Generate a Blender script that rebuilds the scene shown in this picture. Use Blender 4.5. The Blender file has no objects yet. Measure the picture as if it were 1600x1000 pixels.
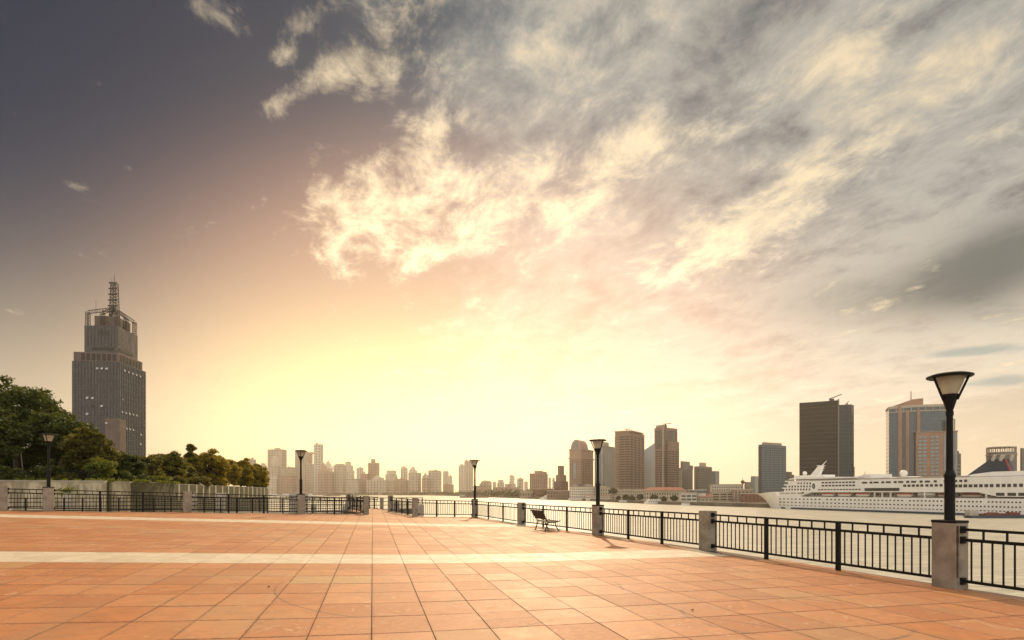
import bpy, bmesh, math, random
import numpy as np
from mathutils import Vector, Matrix

SC = bpy.context.scene
COL = SC.collection
FPX = 900.0                      # focal length in pixels of the 1600 px wide photograph
HOR = 769.0                      # row of the horizon
CX = 800.0
EYE = 1.6                        # eye height above the plaza
WATER = -10.4                    # river level

# ---------------------------------------------------------------- camera
cam_data = bpy.data.cameras.new("camera")
cam = bpy.data.objects.new("camera", cam_data)
COL.objects.link(cam)
cam.location = (0, 0, EYE)
cam.rotation_euler = (math.radians(90), 0, 0)
cam_data.sensor_width = 36.0
cam_data.lens = 36.0 * FPX / 1600.0
cam_data.shift_y = (HOR - 500.0) / 1600.0
cam_data.clip_start = 0.1
cam_data.clip_end = 20000.0
SC.camera = cam

# ---------------------------------------------------------------- sun and view
SUN_AZ = math.radians(2.5)
SUN_EL = math.radians(35.0)
sun_dir = Vector((math.sin(SUN_AZ) * math.cos(SUN_EL), math.cos(SUN_AZ) * math.cos(SUN_EL), math.sin(SUN_EL)))
sun_data = bpy.data.lights.new("sun", 'SUN')
sun_data.energy = 3.7
sun_data.angle = math.radians(1.5)
sun_data.color = (1.0, 0.765, 0.49)
sun = bpy.data.objects.new("sun", sun_data)
COL.objects.link(sun)
sun.rotation_euler = (-sun_dir).to_track_quat('-Z', 'Y').to_euler()
sun.location = (0, 0, 300)

vs = SC.view_settings
vs.view_transform = 'Standard'
vs.look = 'None'
vs.exposure = 0.0
vs.gamma = 1.0
vs.use_curve_mapping = False
SC.cycles.max_bounces = 6
SC.cycles.diffuse_bounces = 3
SC.cycles.glossy_bounces = 3
SC.cycles.transmission_bounces = 6
SC.cycles.transparent_max_bounces = 12
SC.cycles.volume_bounces = 0
SC.cycles.caustics_reflective = False
SC.cycles.caustics_refractive = False
SC.cycles.sample_clamp_indirect = 4.0

# ---------------------------------------------------------------- node expression helper
class E:
    """A scalar node expression."""
    def __init__(s, nt, sock): s.nt, s.s = nt, sock
    @staticmethod
    def op(nt, o, *a, clamp=False):
        n = nt.nodes.new('ShaderNodeMath'); n.operation = o; n.use_clamp = clamp
        for i, x in enumerate(a):
            if isinstance(x, E): nt.links.new(x.s, n.inputs[i])
            else: n.inputs[i].default_value = float(x)
        return E(nt, n.outputs[0])
    def __add__(s, o): return E.op(s.nt, 'ADD', s, o)
    __radd__ = __add__
    def __sub__(s, o): return E.op(s.nt, 'SUBTRACT', s, o)
    def __rsub__(s, o): return E.op(s.nt, 'SUBTRACT', o, s)
    def __mul__(s, o): return E.op(s.nt, 'MULTIPLY', s, o)
    __rmul__ = __mul__
    def __truediv__(s, o): return E.op(s.nt, 'DIVIDE', s, o)
    def mad(s, a, b): return E.op(s.nt, 'MULTIPLY_ADD', s, a, b)
    def f(s, o, *a, clamp=False): return E.op(s.nt, o, s, *a, clamp=clamp)
    def step(s, lo, hi, out0=0.0, out1=1.0, kind='SMOOTHSTEP'):
        n = s.nt.nodes.new('ShaderNodeMapRange'); n.interpolation_type = kind; n.clamp = True
        s.nt.links.new(s.s, n.inputs[0])
        for i, x in zip((1, 2, 3, 4), (lo, hi, out0, out1)): n.inputs[i].default_value = x
        return E(s.nt, n.outputs[0])

def vec(nt, op, a, b=None, scale=None):
    n = nt.nodes.new('ShaderNodeVectorMath'); n.operation = op
    for i, x in enumerate((a, b)):
        if x is None: continue
        if isinstance(x, tuple): n.inputs[i].default_value = x
        else: nt.links.new(x, n.inputs[i])
    if scale is not None:
        if isinstance(scale, E): nt.links.new(scale.s, n.inputs['Scale'])
        else: n.inputs['Scale'].default_value = scale
    return n.outputs['Value'] if op in ('DOT_PRODUCT', 'LENGTH') else n.outputs['Vector']

def mixc(nt, fac, a, b):
    n = nt.nodes.new('ShaderNodeMix'); n.data_type = 'RGBA'; n.clamp_factor = True
    if isinstance(fac, E): nt.links.new(fac.s, n.inputs[0])
    else: n.inputs[0].default_value = fac
    for i, x in ((6, a), (7, b)):
        if isinstance(x, tuple): n.inputs[i].default_value = (*x, 1.0) if len(x) == 3 else x
        else: nt.links.new(x, n.inputs[i])
    return n.outputs[2]

def noise(nt, v, scale, detail=4.0, rough=0.55, dist=0.0, lac=2.0):
    n = nt.nodes.new('ShaderNodeTexNoise')
    if v is not None: nt.links.new(v, n.inputs['Vector'])
    n.inputs['Scale'].default_value = scale
    n.inputs['Detail'].default_value = detail
    n.inputs['Roughness'].default_value = rough
    n.inputs['Distortion'].default_value = dist
    n.inputs['Lacunarity'].default_value = lac
    return E(nt, n.outputs[0]), n.outputs[1]

# ---------------------------------------------------------------- sky
def azel(x, y):
    u = (x - CX) / FPX; v = (HOR - y) / FPX
    az = math.atan(u)
    return math.degrees(az), math.degrees(math.atan(v * math.cos(az)))

def build_sky():
    w = bpy.data.worlds.new("World"); SC.world = w; w.use_nodes = True
    nt = w.node_tree; nt.nodes.clear()
    L = nt.links.new
    out = nt.nodes.new('ShaderNodeOutputWorld')
    bg = nt.nodes.new('ShaderNodeBackground')
    L(bg.outputs[0], out.inputs[0])
    tc = nt.nodes.new('ShaderNodeTexCoord')
    D = tc.outputs['Generated']
    sp = nt.nodes.new('ShaderNodeSeparateXYZ'); L(D, sp.inputs[0])
    dx, dy, dz = (E(nt, o) for o in sp.outputs)
    az = E.op(nt, 'ARCTAN2', dx, dy) * 57.2958
    el = dz.f('ARCSINE') * 57.2958
    cb = nt.nodes.new('ShaderNodeCombineXYZ'); L(az.s, cb.inputs[0]); L(el.s, cb.inputs[1])
    AE = cb.outputs[0]

    def blob_e(c, a, b, ang):
        m = nt.nodes.new('ShaderNodeMapping'); m.vector_type = 'TEXTURE'
        L(AE, m.inputs['Vector'])
        m.inputs['Location'].default_value = (c[0], c[1], 0)
        m.inputs['Rotation'].default_value = (0, 0, ang)
        m.inputs['Scale'].default_value = (a, b, 1)
        q = E(nt, vec(nt, 'DOT_PRODUCT', m.outputs[0], m.outputs[0]))
        return E.op(nt, 'POWER', 0.3679, q)
    def blob_s(c, a, b, p):
        m = nt.nodes.new('ShaderNodeMapping'); m.vector_type = 'TEXTURE'
        L(AE, m.inputs['Vector'])
        m.inputs['Location'].default_value = (c[0], c[1], 0); m.inputs['Scale'].default_value = (a, b, 1)
        q = E(nt, vec(nt, 'DOT_PRODUCT', m.outputs[0], m.outputs[0]))
        return E.op(nt, 'POWER', 0.3679, E.op(nt, 'POWER', q, p))
    def streak(x0, y0, x1, y1, wpx):
        """soft patch of cloud between two sky directions"""
        p, q = azel(x0, y0), azel(x1, y1)
        c = ((p[0] + q[0]) / 2, (p[1] + q[1]) / 2)
        l = math.hypot(q[0] - p[0], q[1] - p[1])
        lp = math.hypot(x1 - x0, y1 - y0)
        return blob_e(c, l * 0.5, wpx * l / lp, math.atan2(q[1] - p[1], q[0] - p[0]))

    # clear sky
    st = nt.nodes.new('ShaderNodeTexSky'); st.sky_type = 'NISHITA'; st.sun_disc = False
    st.sun_elevation = SUN_EL; st.sun_rotation = SUN_AZ
    st.air_density = 1.0; st.dust_density = 0.6; st.ozone_density = 1.5
    clear = vec(nt, 'MULTIPLY', st.outputs[0], (0.0000, 0.0064, 0.0116))

    # glow of the hazy air round the bright part of the sky
    g0 = azel(640, 640)
    core = blob_e((g0[0], g0[1] - 2), 17.0, 9.5, 0.0)
    mid = blob_s((-4.5, 11.5), 29.0, 19.0, 2.2)
    wide = blob_e((13.0, 2.0), 38.0, 25.0, 0.0)
    low = blob_e((g0[0] + 14, 0.0), 100.0, 12.0, 0.0)

    # cloud noise on a flat cloud deck, drawn out along the wind
    den = E.op(nt, 'MAXIMUM', dz, 0.0) + 0.16
    px_, py_ = dx / den, dy / den
    cb2 = nt.nodes.new('ShaderNodeCombineXYZ'); L(px_.s, cb2.inputs[0]); L(py_.s, cb2.inputs[1])
    mp = nt.nodes.new('ShaderNodeMapping'); mp.vector_type = 'TEXTURE'
    L(cb2.outputs[0], mp.inputs[0])
    mp.inputs['Rotation'].default_value = (0, 0, math.radians(112))
    mp.inputs['Scale'].default_value = (1.28, 1.0, 1.0)
    nA, _ = noise(nt, mp.outputs[0], 2.3, 9.0, 0.56, 0.25)
    cb3 = nt.nodes.new('ShaderNodeVectorMath'); cb3.operation = 'ADD'
    L(mp.outputs[0], cb3.inputs[0]); cb3.inputs[1].default_value = (7.3, 2.1, 4.7)
    nB, _ = noise(nt, cb3.outputs[0], 7.0, 7.0, 0.66, 0.3)
    nC, _ = noise(nt, cb3.outputs[0], 21.0, 5.0, 0.62, 0.2)
    nA = (nA - 0.5) * 2.4; nB = (nB - 0.5) * 2.4 + (nC - 0.5) * 0.65

    # where the deck is thick (right and overhead) and where it opens (left)
    veil_a = az.step(-20.0, 6.0)
    veil = (veil_a * 0.70 + az.step(12.0, 40.0, 0.0, 0.22)) * el.step(2.0, 12.0)
    left = az.step(-34.0, -8.0, 0.16, 0.0)
    thin = (nA * 0.70 + nB * 0.75 + veil - 0.34 - left).step(-0.30, 0.80)

    # brighter banks
    B = [(streak(460, 320, 740, 330, 70), 0.40), (streak(520, 400, 860, 350, 90), 0.30), (streak(460, 285, 560, 330, 40), 0.28), (streak(700, 300, 900, 260, 50), 0.22),
         (streak(340, 200, 560, 95, 20), 0.56), (streak(520, 120, 690, 100, 38), 0.44), (streak(470, 110, 560, 100, 24), 0.35),
         (streak(430, 60, 530, -10, 22), 0.50), (streak(600, 70, 720, -30, 30), 0.50),
         (streak(265, -8, 385, 48, 20), 0.50), (streak(410, 92, 470, 84, 13), 0.50),
         (streak(590, 240, 740, 190, 26), 0.62), (streak(840, 240, 1180, 175, 44), 0.50),
         (streak(1040, 400, 1500, 130, 66), 0.66), (streak(1230, 130, 1480, -10, 56), 0.56),
         (streak(1060, 430, 1280, 360, 44), 0.36), (streak(1290, 520, 1440, 450, 30), 0.36),
         (streak(760, 80, 1040, 20, 60), 0.30), (streak(66, 275, 150, 297, 14), 0.48),
         (streak(800, 330, 1010, 270, 40), 0.40), (streak(1500, 225, 1640, 190, 24), 0.50), (streak(1450, 120, 1650, 20, 60), 0.34),
         (streak(-15, 480, 40, 492, 9), 0.50), (streak(185, 258, 212, 268, 8), 0.40)]
    s = None
    for g, k in B:
        s = g * k if s is None else g.mad(k, s)
    bank = (nA * 0.62 + nB * 1.0 + s - 0.34 - left).step(-0.12, 0.74)

    # shaded underside of the thick deck low on the right, and a blue rift in it
    dark = (streak(1440, 450, 1720, 330, 85) * 0.95 + streak(1230, 480, 1700, 430, 60) * 0.55 + nA * 0.55 + nB * 0.42).step(0.05, 1.05)
    rift = (streak(1420, 556, 1620, 540, 12) + streak(1500, 600, 1640, 590, 16) * 0.8 + nA * 0.6 + nB * 0.5).step(0.35, 0.95)

    # colours
    glowc = vec(nt, 'ADD', vec(nt, 'SCALE', (0.55, 0.56, 0.04), scale=core),
                vec(nt, 'ADD', vec(nt, 'SCALE', (0.66, 0.34, 0.175), scale=mid),
                    vec(nt, 'ADD', vec(nt, 'SCALE', (0.22, 0.165, 0.125), scale=wide),
                        vec(nt, 'SCALE', (1.08, 0.81, 0.475), scale=low))))
    base = vec(nt, 'ADD', clear, glowc)
    lit = vec(nt, 'ADD', (0.74, 0.61, 0.42), vec(nt, 'SCALE', (0.62, 0.50, 0.27), scale=mid * 0.6 + wide * 0.45))
    veilc = vec(nt, 'ADD', (0.50, 0.49, 0.43), vec(nt, 'SCALE', glowc, scale=0.75))
    bankc = vec(nt, 'SCALE', vec(nt, 'ADD', lit, vec(nt, 'SCALE', glowc, scale=0.55)), scale=nB * 0.28 + 1.0)
    c = mixc(nt, thin * 0.85, base, veilc)
    c = mixc(nt, dark * 0.9, c, (0.12, 0.14, 0.135))
    c = mixc(nt, bank * 0.92, c, bankc)
    c = mixc(nt, rift * 0.6, c, (0.25, 0.36, 0.36))
    # unseen cloud deck behind the view, brightened to act as fill light
    rear_fill = az.f('ABSOLUTE').step(52.0, 120.0)
    c = mixc(nt, rear_fill * 0.9, c, vec(nt, 'SCALE', (1.35, 1.26, 1.13), scale=nA * 0.5 + nB * 0.25 + 0.95))
    # below the horizon: the dull ground far off
    c = mixc(nt, el.step(-3.0, -0.2, 1.0, 0.0), c, (0.20, 0.17, 0.13))
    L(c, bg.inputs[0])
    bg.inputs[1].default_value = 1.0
    w.cycles.sampling_method = 'MANUAL'
    w.cycles.sample_map_resolution = 512

build_sky()

# ================================================================ helpers
def P(x, y, d):
    """world point seen at photograph pixel (x, y) at distance d in front of the camera"""
    return Vector(((x - CX) / FPX * d, d, EYE - (y - HOR) / FPX * d))
def X_(x, d): return (x - CX) / FPX * d
def Z_(y, d): return EYE - (y - HOR) / FPX * d

def gz(X):
    """height of the plaza: level by the river, rising gently to the left"""
    t = -X - 1.5
    return 0.036 * (t + math.sqrt(t * t + 2.0)) / 2.0

class MB:
    """collects shapes, builds ONE mesh object"""
    def __init__(s): s.v = []; s.f = []; s.m = []; s.mi = 0
    def add(s, vs, fs):
        n = len(s.v); s.v += [tuple(p) for p in vs]
        s.f += [tuple(i + n for i in f) for f in fs]; s.m += [s.mi] * len(fs)
        return s
    BF = [(0, 3, 2, 1), (4, 5, 6, 7), (0, 1, 5, 4), (1, 2, 6, 5), (2, 3, 7, 6), (3, 0, 4, 7)]
    def box(s, x0, x1, y0, y1, z0, z1):
        return s.add([(x0, y0, z0), (x1, y0, z0), (x1, y1, z0), (x0, y1, z0), (x0, y0, z1), (x1, y0, z1), (x1, y1, z1), (x0, y1, z1)], MB.BF)
    def bar(s, p, q, w, h, up=(0, 0, 1)):
        p, q = Vector(p), Vector(q); d = (q - p).normalized()
        u = Vector(up)
        if abs(d.dot(u)) > 0.98: u = Vector((1, 0, 0))
        a = d.cross(u).normalized() * w / 2; b = a.cross(d).normalized() * h / 2
        return s.add([p - a - b, p + a - b, p + a + b, p - a + b, q - a - b, q + a - b, q + a + b, q - a + b],
                     [(0, 3, 2, 1), (4, 5, 6, 7), (0, 1, 5, 4), (1, 2, 6, 5), (2, 3, 7, 6), (3, 0, 4, 7)][::1])
    def tube(s, p, q, r0, r1=None, n=8, caps=True):
        r1 = r0 if r1 is None else r1
        p, q = Vector(p), Vector(q); d = (q - p).normalized()
        u = Vector((0, 0, 1)) if abs(d.z) < 0.95 else Vector((1, 0, 0))
        a = d.cross(u).normalized(); b = a.cross(d).normalized()
        vs = []
        for c, r in ((p, r0), (q, r1)):
            for k in range(n):
                t = 2 * math.pi * k / n
                vs.append(c + a * (r * math.cos(t)) + b * (r * math.sin(t)))
        fs = [(k, k + n, (k + 1) % n + n, (k + 1) % n) for k in range(n)]
        if caps: fs += [tuple(range(n)), tuple(reversed(range(n, 2 * n)))]
        return s.add(vs, fs)
    def lathe(s, prof, n=24, c=(0, 0, 0)):
        vs = []; fs = []
        for r, z in prof:
            for k in range(n):
                t = 2 * math.pi * k / n
                vs.append((c[0] + r * math.cos(t), c[1] + r * math.sin(t), c[2] + z))
        for i in range(len(prof) - 1):
            for k in range(n):
                fs.append((i * n + k, i * n + (k + 1) % n, (i + 1) * n + (k + 1) % n, (i + 1) * n + k))
        fs.append(tuple(reversed(range(n)))); m = (len(prof) - 1) * n
        fs.append(tuple(range(m, m + n)))
        return s.add(vs, fs)
    def prism(s, poly, z0, z1):
        n = len(poly)
        vs = [(x, y, z0) for x, y in poly] + [(x, y, z1) for x, y in poly]
        return s.add(vs, [tuple(reversed(range(n))), tuple(range(n, 2 * n))] + [(k, (k + 1) % n, (k + 1) % n + n, k + n) for k in range(n)])
    def prism_y(s, poly, y0, y1):
        """polygon in x,z extruded along y"""
        n = len(poly)
        vs = [(x, y0, z) for x, z in poly] + [(x, y1, z) for x, z in poly]
        return s.add(vs, [tuple(range(n)), tuple(reversed(range(n, 2 * n)))] + [(k, k + n, (k + 1) % n + n, (k + 1) % n) for k in range(n)])
    def mesh(s, name):
        me = bpy.data.meshes.new(name); me.from_pydata(s.v, [], s.f)
        bm = bmesh.new(); bm.from_mesh(me); bmesh.ops.recalc_face_normals(bm, faces=bm.faces); bm.to_mesh(me); bm.free()
        if any(s.m): me.polygons.foreach_set('material_index', s.m)
        return me
    def build(s, name, mat, parent=None, smooth=False, bevel=0.0):
        me = s.mesh(name)
        for m in (mat if isinstance(mat, (list, tuple)) else [mat]): me.materials.append(m)
        if smooth:
            me.polygons.foreach_set('use_smooth', [True] * len(me.polygons))
            me.set_sharp_from_angle(angle=math.radians(40))
        o = bpy.data.objects.new(name, me); COL.objects.link(o)
        if parent is not None: o.parent = parent
        if bevel > 0:
            b = o.modifiers.new('bevel', 'BEVEL'); b.width = bevel; b.segments = 2; b.limit_method = 'ANGLE'
        return o

def tag(o, label, cat, group=None, kind=None):
    if label: o['label'] = label
    if cat: o['category'] = cat
    if group: o['group'] = group
    if kind: o['kind'] = kind
    return o
def thing(name, label, cat, loc=(0, 0, 0), rz=0.0, group=None):
    o = bpy.data.objects.new(name, None); COL.objects.link(o)
    o.empty_display_size = 0.2
    o.location = loc; o.rotation_euler = (0, 0, rz)
    return tag(o, label, cat, group)
def part(name, me, parent, loc=(0, 0, 0), rot=(0, 0, 0), scale=(1, 1, 1)):
    o = bpy.data.objects.new(name, me); COL.objects.link(o)
    o.parent = parent; o.location = loc; o.rotation_euler = rot; o.scale = scale
    return o
def struct(o): o['kind'] = 'structure'; return o
def stuff(o): o['kind'] = 'stuff'; return o
def unit_box(mat, name='unit'):
    me = MB().box(-0.5, 0.5, -0.5, 0.5, -0.5, 0.5).mesh(name); me.materials.append(mat); return me

# ---------------------------------------------------------------- materials
def mat(name, c, c2=None, scale=3.0, rough=0.7, metal=0.0, bump=0.0, bscale=None, spec=0.5, detail=5.0, lo=0.35, hi=0.65, stretch=None, rough2=None):
    m = bpy.data.materials.new(name); m.use_nodes = True
    nt = m.node_tree; b = nt.nodes['Principled BSDF']
    b.inputs['Roughness'].default_value = rough; b.inputs['Metallic'].default_value = metal
    b.inputs['Specular IOR Level'].default_value = spec
    if c2 is None and not bump:
        b.inputs['Base Color'].default_value = (*c, 1); return m
    g = nt.nodes.new('ShaderNodeNewGeometry'); pos = g.outputs['Position']
    if stretch: pos = vec(nt, 'MULTIPLY', pos, stretch)
    nz, _ = noise(nt, pos, scale, detail, 0.6)
    if c2 is not None:
        nt.links.new(mixc(nt, nz.step(lo, hi), tuple(c), tuple(c2)), b.inputs['Base Color'])
    else: b.inputs['Base Color'].default_value = (*c, 1)
    if rough2 is not None: nt.links.new(nz.step(lo, hi, rough, rough2).s, b.inputs['Roughness'])
    if bump:
        n2, _ = noise(nt, pos, bscale or scale * 4, 4.0, 0.6)
        bn = nt.nodes.new('ShaderNodeBump'); bn.inputs['Strength'].default_value = bump; bn.inputs['Distance'].default_value = 0.05
        nt.links.new(n2.s, bn.inputs['Height']); nt.links.new(bn.outputs[0], b.inputs['Normal'])
    return m

M = {}
M['iron'] = mat('iron', (0.006, 0.0055, 0.0055), (0.012, 0.010, 0.009), 6, 0.5, spec=0.18, rough2=0.65)
M['concrete'] = mat('concrete', (0.30, 0.262, 0.205), (0.20, 0.172, 0.132), 3.4, 0.85, bump=0.25, bscale=30)
M['rust'] = mat('rust', (0.10, 0.045, 0.02), (0.05, 0.025, 0.012), 14, 0.9)
M['frost'] = mat('frost', (0.62, 0.60, 0.54), None, rough=0.35)
M['wood'] = mat('wood', (0.065, 0.030, 0.014), (0.035, 0.017, 0.009), 9, 0.7, spec=0.2, stretch=(1, 1, 4))
M['kerb'] = mat('kerb', (0.15, 0.09, 0.055), (0.10, 0.06, 0.04), 1.5, 0.85, bump=0.2, bscale=25)
def frost():
    m = M['frost']; nt = m.node_tree; b = nt.nodes['Principled BSDF']
    b.inputs['Transmission Weight'].default_value = 0.0
    t = nt.nodes.new('ShaderNodeBsdfTranslucent'); t.inputs[0].default_value = (0.85, 0.82, 0.74, 1)
    mx = nt.nodes.new('ShaderNodeMixShader'); mx.inputs[0].default_value = 0.75
    nt.links.new(b.outputs[0], mx.inputs[1]); nt.links.new(t.outputs[0], mx.inputs[2])
    tp = nt.nodes.new('ShaderNodeBsdfTransparent'); tp.inputs[0].default_value = (0.95, 0.93, 0.88, 1)
    m2 = nt.nodes.new('ShaderNodeMixShader'); m2.inputs[0].default_value = 0.40
    nt.links.new(mx.outputs[0], m2.inputs[1]); nt.links.new(tp.outputs[0], m2.inputs[2])
    nt.links.new(m2.outputs[0], nt.nodes['Material Output'].inputs[0])
frost()

# ================================================================ plaza
# pillar positions along the river railing, then along the back railing
R = [(9.25, 3.5), (7.34, 9.66), (5.37, 15.8), (3.22, 21.6), (0.47, 28.4), (-2.32, 36.0)]
GATE_R0, GATE_R1 = (-5.75, 34.2), (-8.42, 39.9)
GATE_L0, GATE_L1 = (-8.72, 34.4), (-11.45, 40.3)
B = [(-11.84, 32.3), (-16.8, 29.8), (-21.4, 26.6), (-22.75, 25.7)]
def off(p, q, k):
    """unit normal of p->q times k, to the left of the direction"""
    d = Vector((q[0] - p[0], q[1] - p[1])).normalized(); return Vector((-d.y, d.x)) * k
PLAZA = [(10.3, 1.0), (7.62, 9.78), (5.70, 15.9), (3.54, 21.75), (0.80, 28.5), (-2.05, 36.45), (-5.5, 34.75), (-8.1, 40.0), (-9.6, 44.2),
         (-12.7, 44.5), (-11.85, 40.4), (-9.15, 34.95), (-12.0, 32.75), (-17.0, 30.25), (-21.6, 27.05), (-34.0, 18.6), (-34.0, 1.0)]

def inside(p, poly):
    r = False; n = len(poly); x, y = p
    for i in range(n):
        (x0, y0), (x1, y1) = poly[i], poly[(i + 1) % n]
        if (y0 > y) != (y1 > y) and x < (x1 - x0) * (y - y0) / (y1 - y0) + x0: r = not r
    return r

def build_pavement():
    bm = bmesh.new()
    f = bm.faces.new([bm.verts.new((x, y, 0)) for x, y in PLAZA])
    for k in range(-33, 2):
        bmesh.ops.bisect_plane(bm, geom=bm.verts[:] + bm.edges[:] + bm.faces[:], plane_co=(k, 0, 0), plane_no=(1, 0, 0))
    edges = [e for e in bm.edges if e.is_boundary]
    for v in bm.verts: v.co.z = gz(v.co.x) - 0.022
    ex = bmesh.ops.extrude_edge_only(bm, edges=edges)
    for v in ex['geom']:
        if isinstance(v, bmesh.types.BMVert): v.co.z = WATER - 1.0
    bmesh.ops.recalc_face_normals(bm, faces=bm.faces)
    me = bpy.data.meshes.new('pavement'); bm.to_mesh(me); bm.free()
    me.materials.append(M['kerb'])
    o = bpy.data.objects.new('pavement', me); COL.objects.link(o)
    return struct(o)

TW, TL = 0.672, 0.88                  # paving slab width and length
TANG = math.radians(13.6)
CV = Vector((math.cos(TANG), math.sin(TANG))); LV = Vector((-math.sin(TANG), math.cos(TANG)))
T0 = Vector((-1.56, 6.40))

def tile_material(name, pale):
    m = bpy.data.materials.new(name); m.use_nodes = True; nt = m.node_tree; b = nt.nodes['Principled BSDF']; L = nt.links.new
    g = nt.nodes.new('ShaderNodeNewGeometry'); pos = g.outputs['Position']
    a = E(nt, vec(nt, 'DOT_PRODUCT', pos, (CV.x / TW, CV.y / TW, 0))) - T0.dot(CV) / TW
    c = E(nt, vec(nt, 'DOT_PRODUCT', pos, (LV.x / TL, LV.y / TL, 0))) - T0.dot(LV) / TL
    cb = nt.nodes.new('ShaderNodeCombineXYZ'); L(a.f('FLOOR').s, cb.inputs[0]); L(c.f('FLOOR').s, cb.inputs[1])
    wn = nt.nodes.new('ShaderNodeTexWhiteNoise'); wn.noise_dimensions = '2D'; L(cb.outputs[0], wn.inputs['Vector'])
    r1 = E(nt, wn.outputs['Value'])
    sp = nt.nodes.new('ShaderNodeSeparateColor'); L(wn.outputs['Color'], sp.inputs[0])
    r2, r3 = E(nt, sp.outputs[1]), E(nt, sp.outputs[2])
    # the grain of each slab: shifted per slab so that it breaks at the joints
    sh = vec(nt, 'SCALE', wn.outputs['Color'], scale=6.0)
    pv = vec(nt, 'ADD', pos, sh)
    n1, _ = noise(nt, pv, 2.3, 6, 0.62, 0.6)
    n2, _ = noise(nt, pv, 11.0, 5, 0.65, 0.2)
    n3, _ = noise(nt, pos, 0.35, 4, 0.6)
    if pale:
        col = mixc(nt, n1.step(0.35, 0.65), (0.66, 0.56, 0.41), (0.54, 0.44, 0.31))
        col = mixc(nt, (n2 * 0.6 + r1 * 0.4).step(0.5, 0.85) * 0.5, col, (0.46, 0.35, 0.24))
    else:
        col = mixc(nt, n1.step(0.30, 0.68), (0.50, 0.195, 0.070), (0.37, 0.145, 0.056))
        col = mixc(nt, r1.step(0.0, 1.0, 0.0, 0.55, 'LINEAR'), col, (0.55, 0.27, 0.125))
        col = mixc(nt, r2.step(0.955, 0.965) * 0.6, col, (0.44, 0.30, 0.145))
        col = mixc(nt, (n1 * 0.55 + n2 * 0.45 + (r3 - 0.5) * 0.10).step(0.545, 0.66) * 0.75, col, (0.64, 0.40, 0.22))
        col = mixc(nt, n3.step(0.52, 0.66) * 0.45, col, (0.42, 0.27, 0.135))
        col = mixc(nt, n3.step(0.28, 0.44, 1.0, 0.0) * 0.25, col, (0.36, 0.12, 0.042))
    if not pale:
        n4, _ = noise(nt, pv, 5.5, 5, 0.7, 1.2)
        col = mixc(nt, n4.step(0.54, 0.70) * 0.6, col, (0.30, 0.15, 0.075))
        col = mixc(nt, r3.step(0.55, 0.95) * 0.6, col, (0.37, 0.145, 0.06))
        edge = E.op(nt, 'MINIMUM', E.op(nt, 'MINIMUM', c.f('FRACT'), 1.0 - c.f('FRACT')), E.op(nt, 'MINIMUM', a.f('FRACT'), 1.0 - a.f('FRACT')))
        col = mixc(nt, edge.step(0.0, 0.07, 1.0, 0.0) * n2.step(0.38, 0.60) * 0.7, col, (0.20, 0.10, 0.055))
        sm, _ = noise(nt, vec(nt, 'MULTIPLY', pos, (1.0, 0.45, 1.0)), 0.8, 5, 0.65, 0.8)
        col = mixc(nt, sm.step(0.52, 0.70) * 0.42, col, (0.34, 0.19, 0.105))
        wear, _ = noise(nt, pos, 1.7, 6, 0.72, 1.5)
        col = mixc(nt, wear.step(0.60, 0.70) * 0.6, col, (0.60, 0.42, 0.26))
    # tyre arcs and dark specks
    for cx_, cy_, rr, a0, w in ((-1.0, 9.9, 2.85, 0, 0.020), (1.6, 5.6, 1.9, 0, 0.018), (3.6, 7.5, 1.35, 0, 0.03)):
        dv = vec(nt, 'SUBTRACT', pos, (cx_, cy_, 0))
        dl = E(nt, vec(nt, 'LENGTH', vec(nt, 'MULTIPLY', dv, (1, 1, 0))))
        ring = (dl - rr).f('ABSOLUTE').step(w * 0.4, w * 1.5, 1.0, 0.0)
        part_ = E(nt, noise(nt, pos, 0.9, 2, 0.5)[0].s).step(0.47, 0.56)
        col = mixc(nt, ring * part_ * 0.55, col, (0.13, 0.085, 0.055))
    speck, _ = noise(nt, pos, 38.0, 2, 0.5)
    col = mixc(nt, speck.step(0.735, 0.765) * 0.7, col, (0.10, 0.07, 0.05))
    L(col, b.inputs['Base Color'])
    L((n1 * 0.22 + r3 * 0.08 + 0.42).s, b.inputs['Roughness'])
    b.inputs['Specular IOR Level'].default_value = 0.22
    bn = nt.nodes.new('ShaderNodeBump'); bn.inputs['Strength'].default_value = 0.35; bn.inputs['Distance'].default_value = 0.012
    L((n2 * 0.6 + n1 * 0.6).s, bn.inputs['Height']); L(bn.outputs[0], b.inputs['Normal'])
    return m

pavement = build_pavement()
M['slab_red'] = tile_material('slab_red', False)
M['slab_pale'] = tile_material('slab_pale', True)
BANDS = (7, 8, 22, 23)                # rows of pale slabs

def slab_shape(i, j, rnd):
    p = T0 + CV * (i * TW) + LV * (j * TL)
    e = 0.008; ch = 0.0015; h = rnd.uniform(-0.0015, 0.0015)
    def q(a, b_, dz): 
        w = p + CV * a + LV * b_; return (w.x, w.y, gz(w.x) + dz)
    x0, x1, y0, y1 = e * 0.55, TW - e * 0.55, e, TL - e
    vs = [q(x0, y0, -0.03), q(x1, y0, -0.03), q(x1, y1, -0.03), q(x0, y1, -0.03),
          q(x0, y0, h - ch), q(x1, y0, h - ch), q(x1, y1, h - ch), q(x0, y1, h - ch),
          q(x0 + ch, y0 + ch, h), q(x1 - ch, y0 + ch, h), q(x1 - ch, y1 - ch, h), q(x0 + ch, y1 - ch, h)]
    fs = [(8, 9, 10, 11)]
    for k in range(4):
        n = (k + 1) % 4
        fs += [(k, n, n + 4, k + 4), (k + 4, n + 4, n + 8, k + 8)]
    return vs, fs

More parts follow.
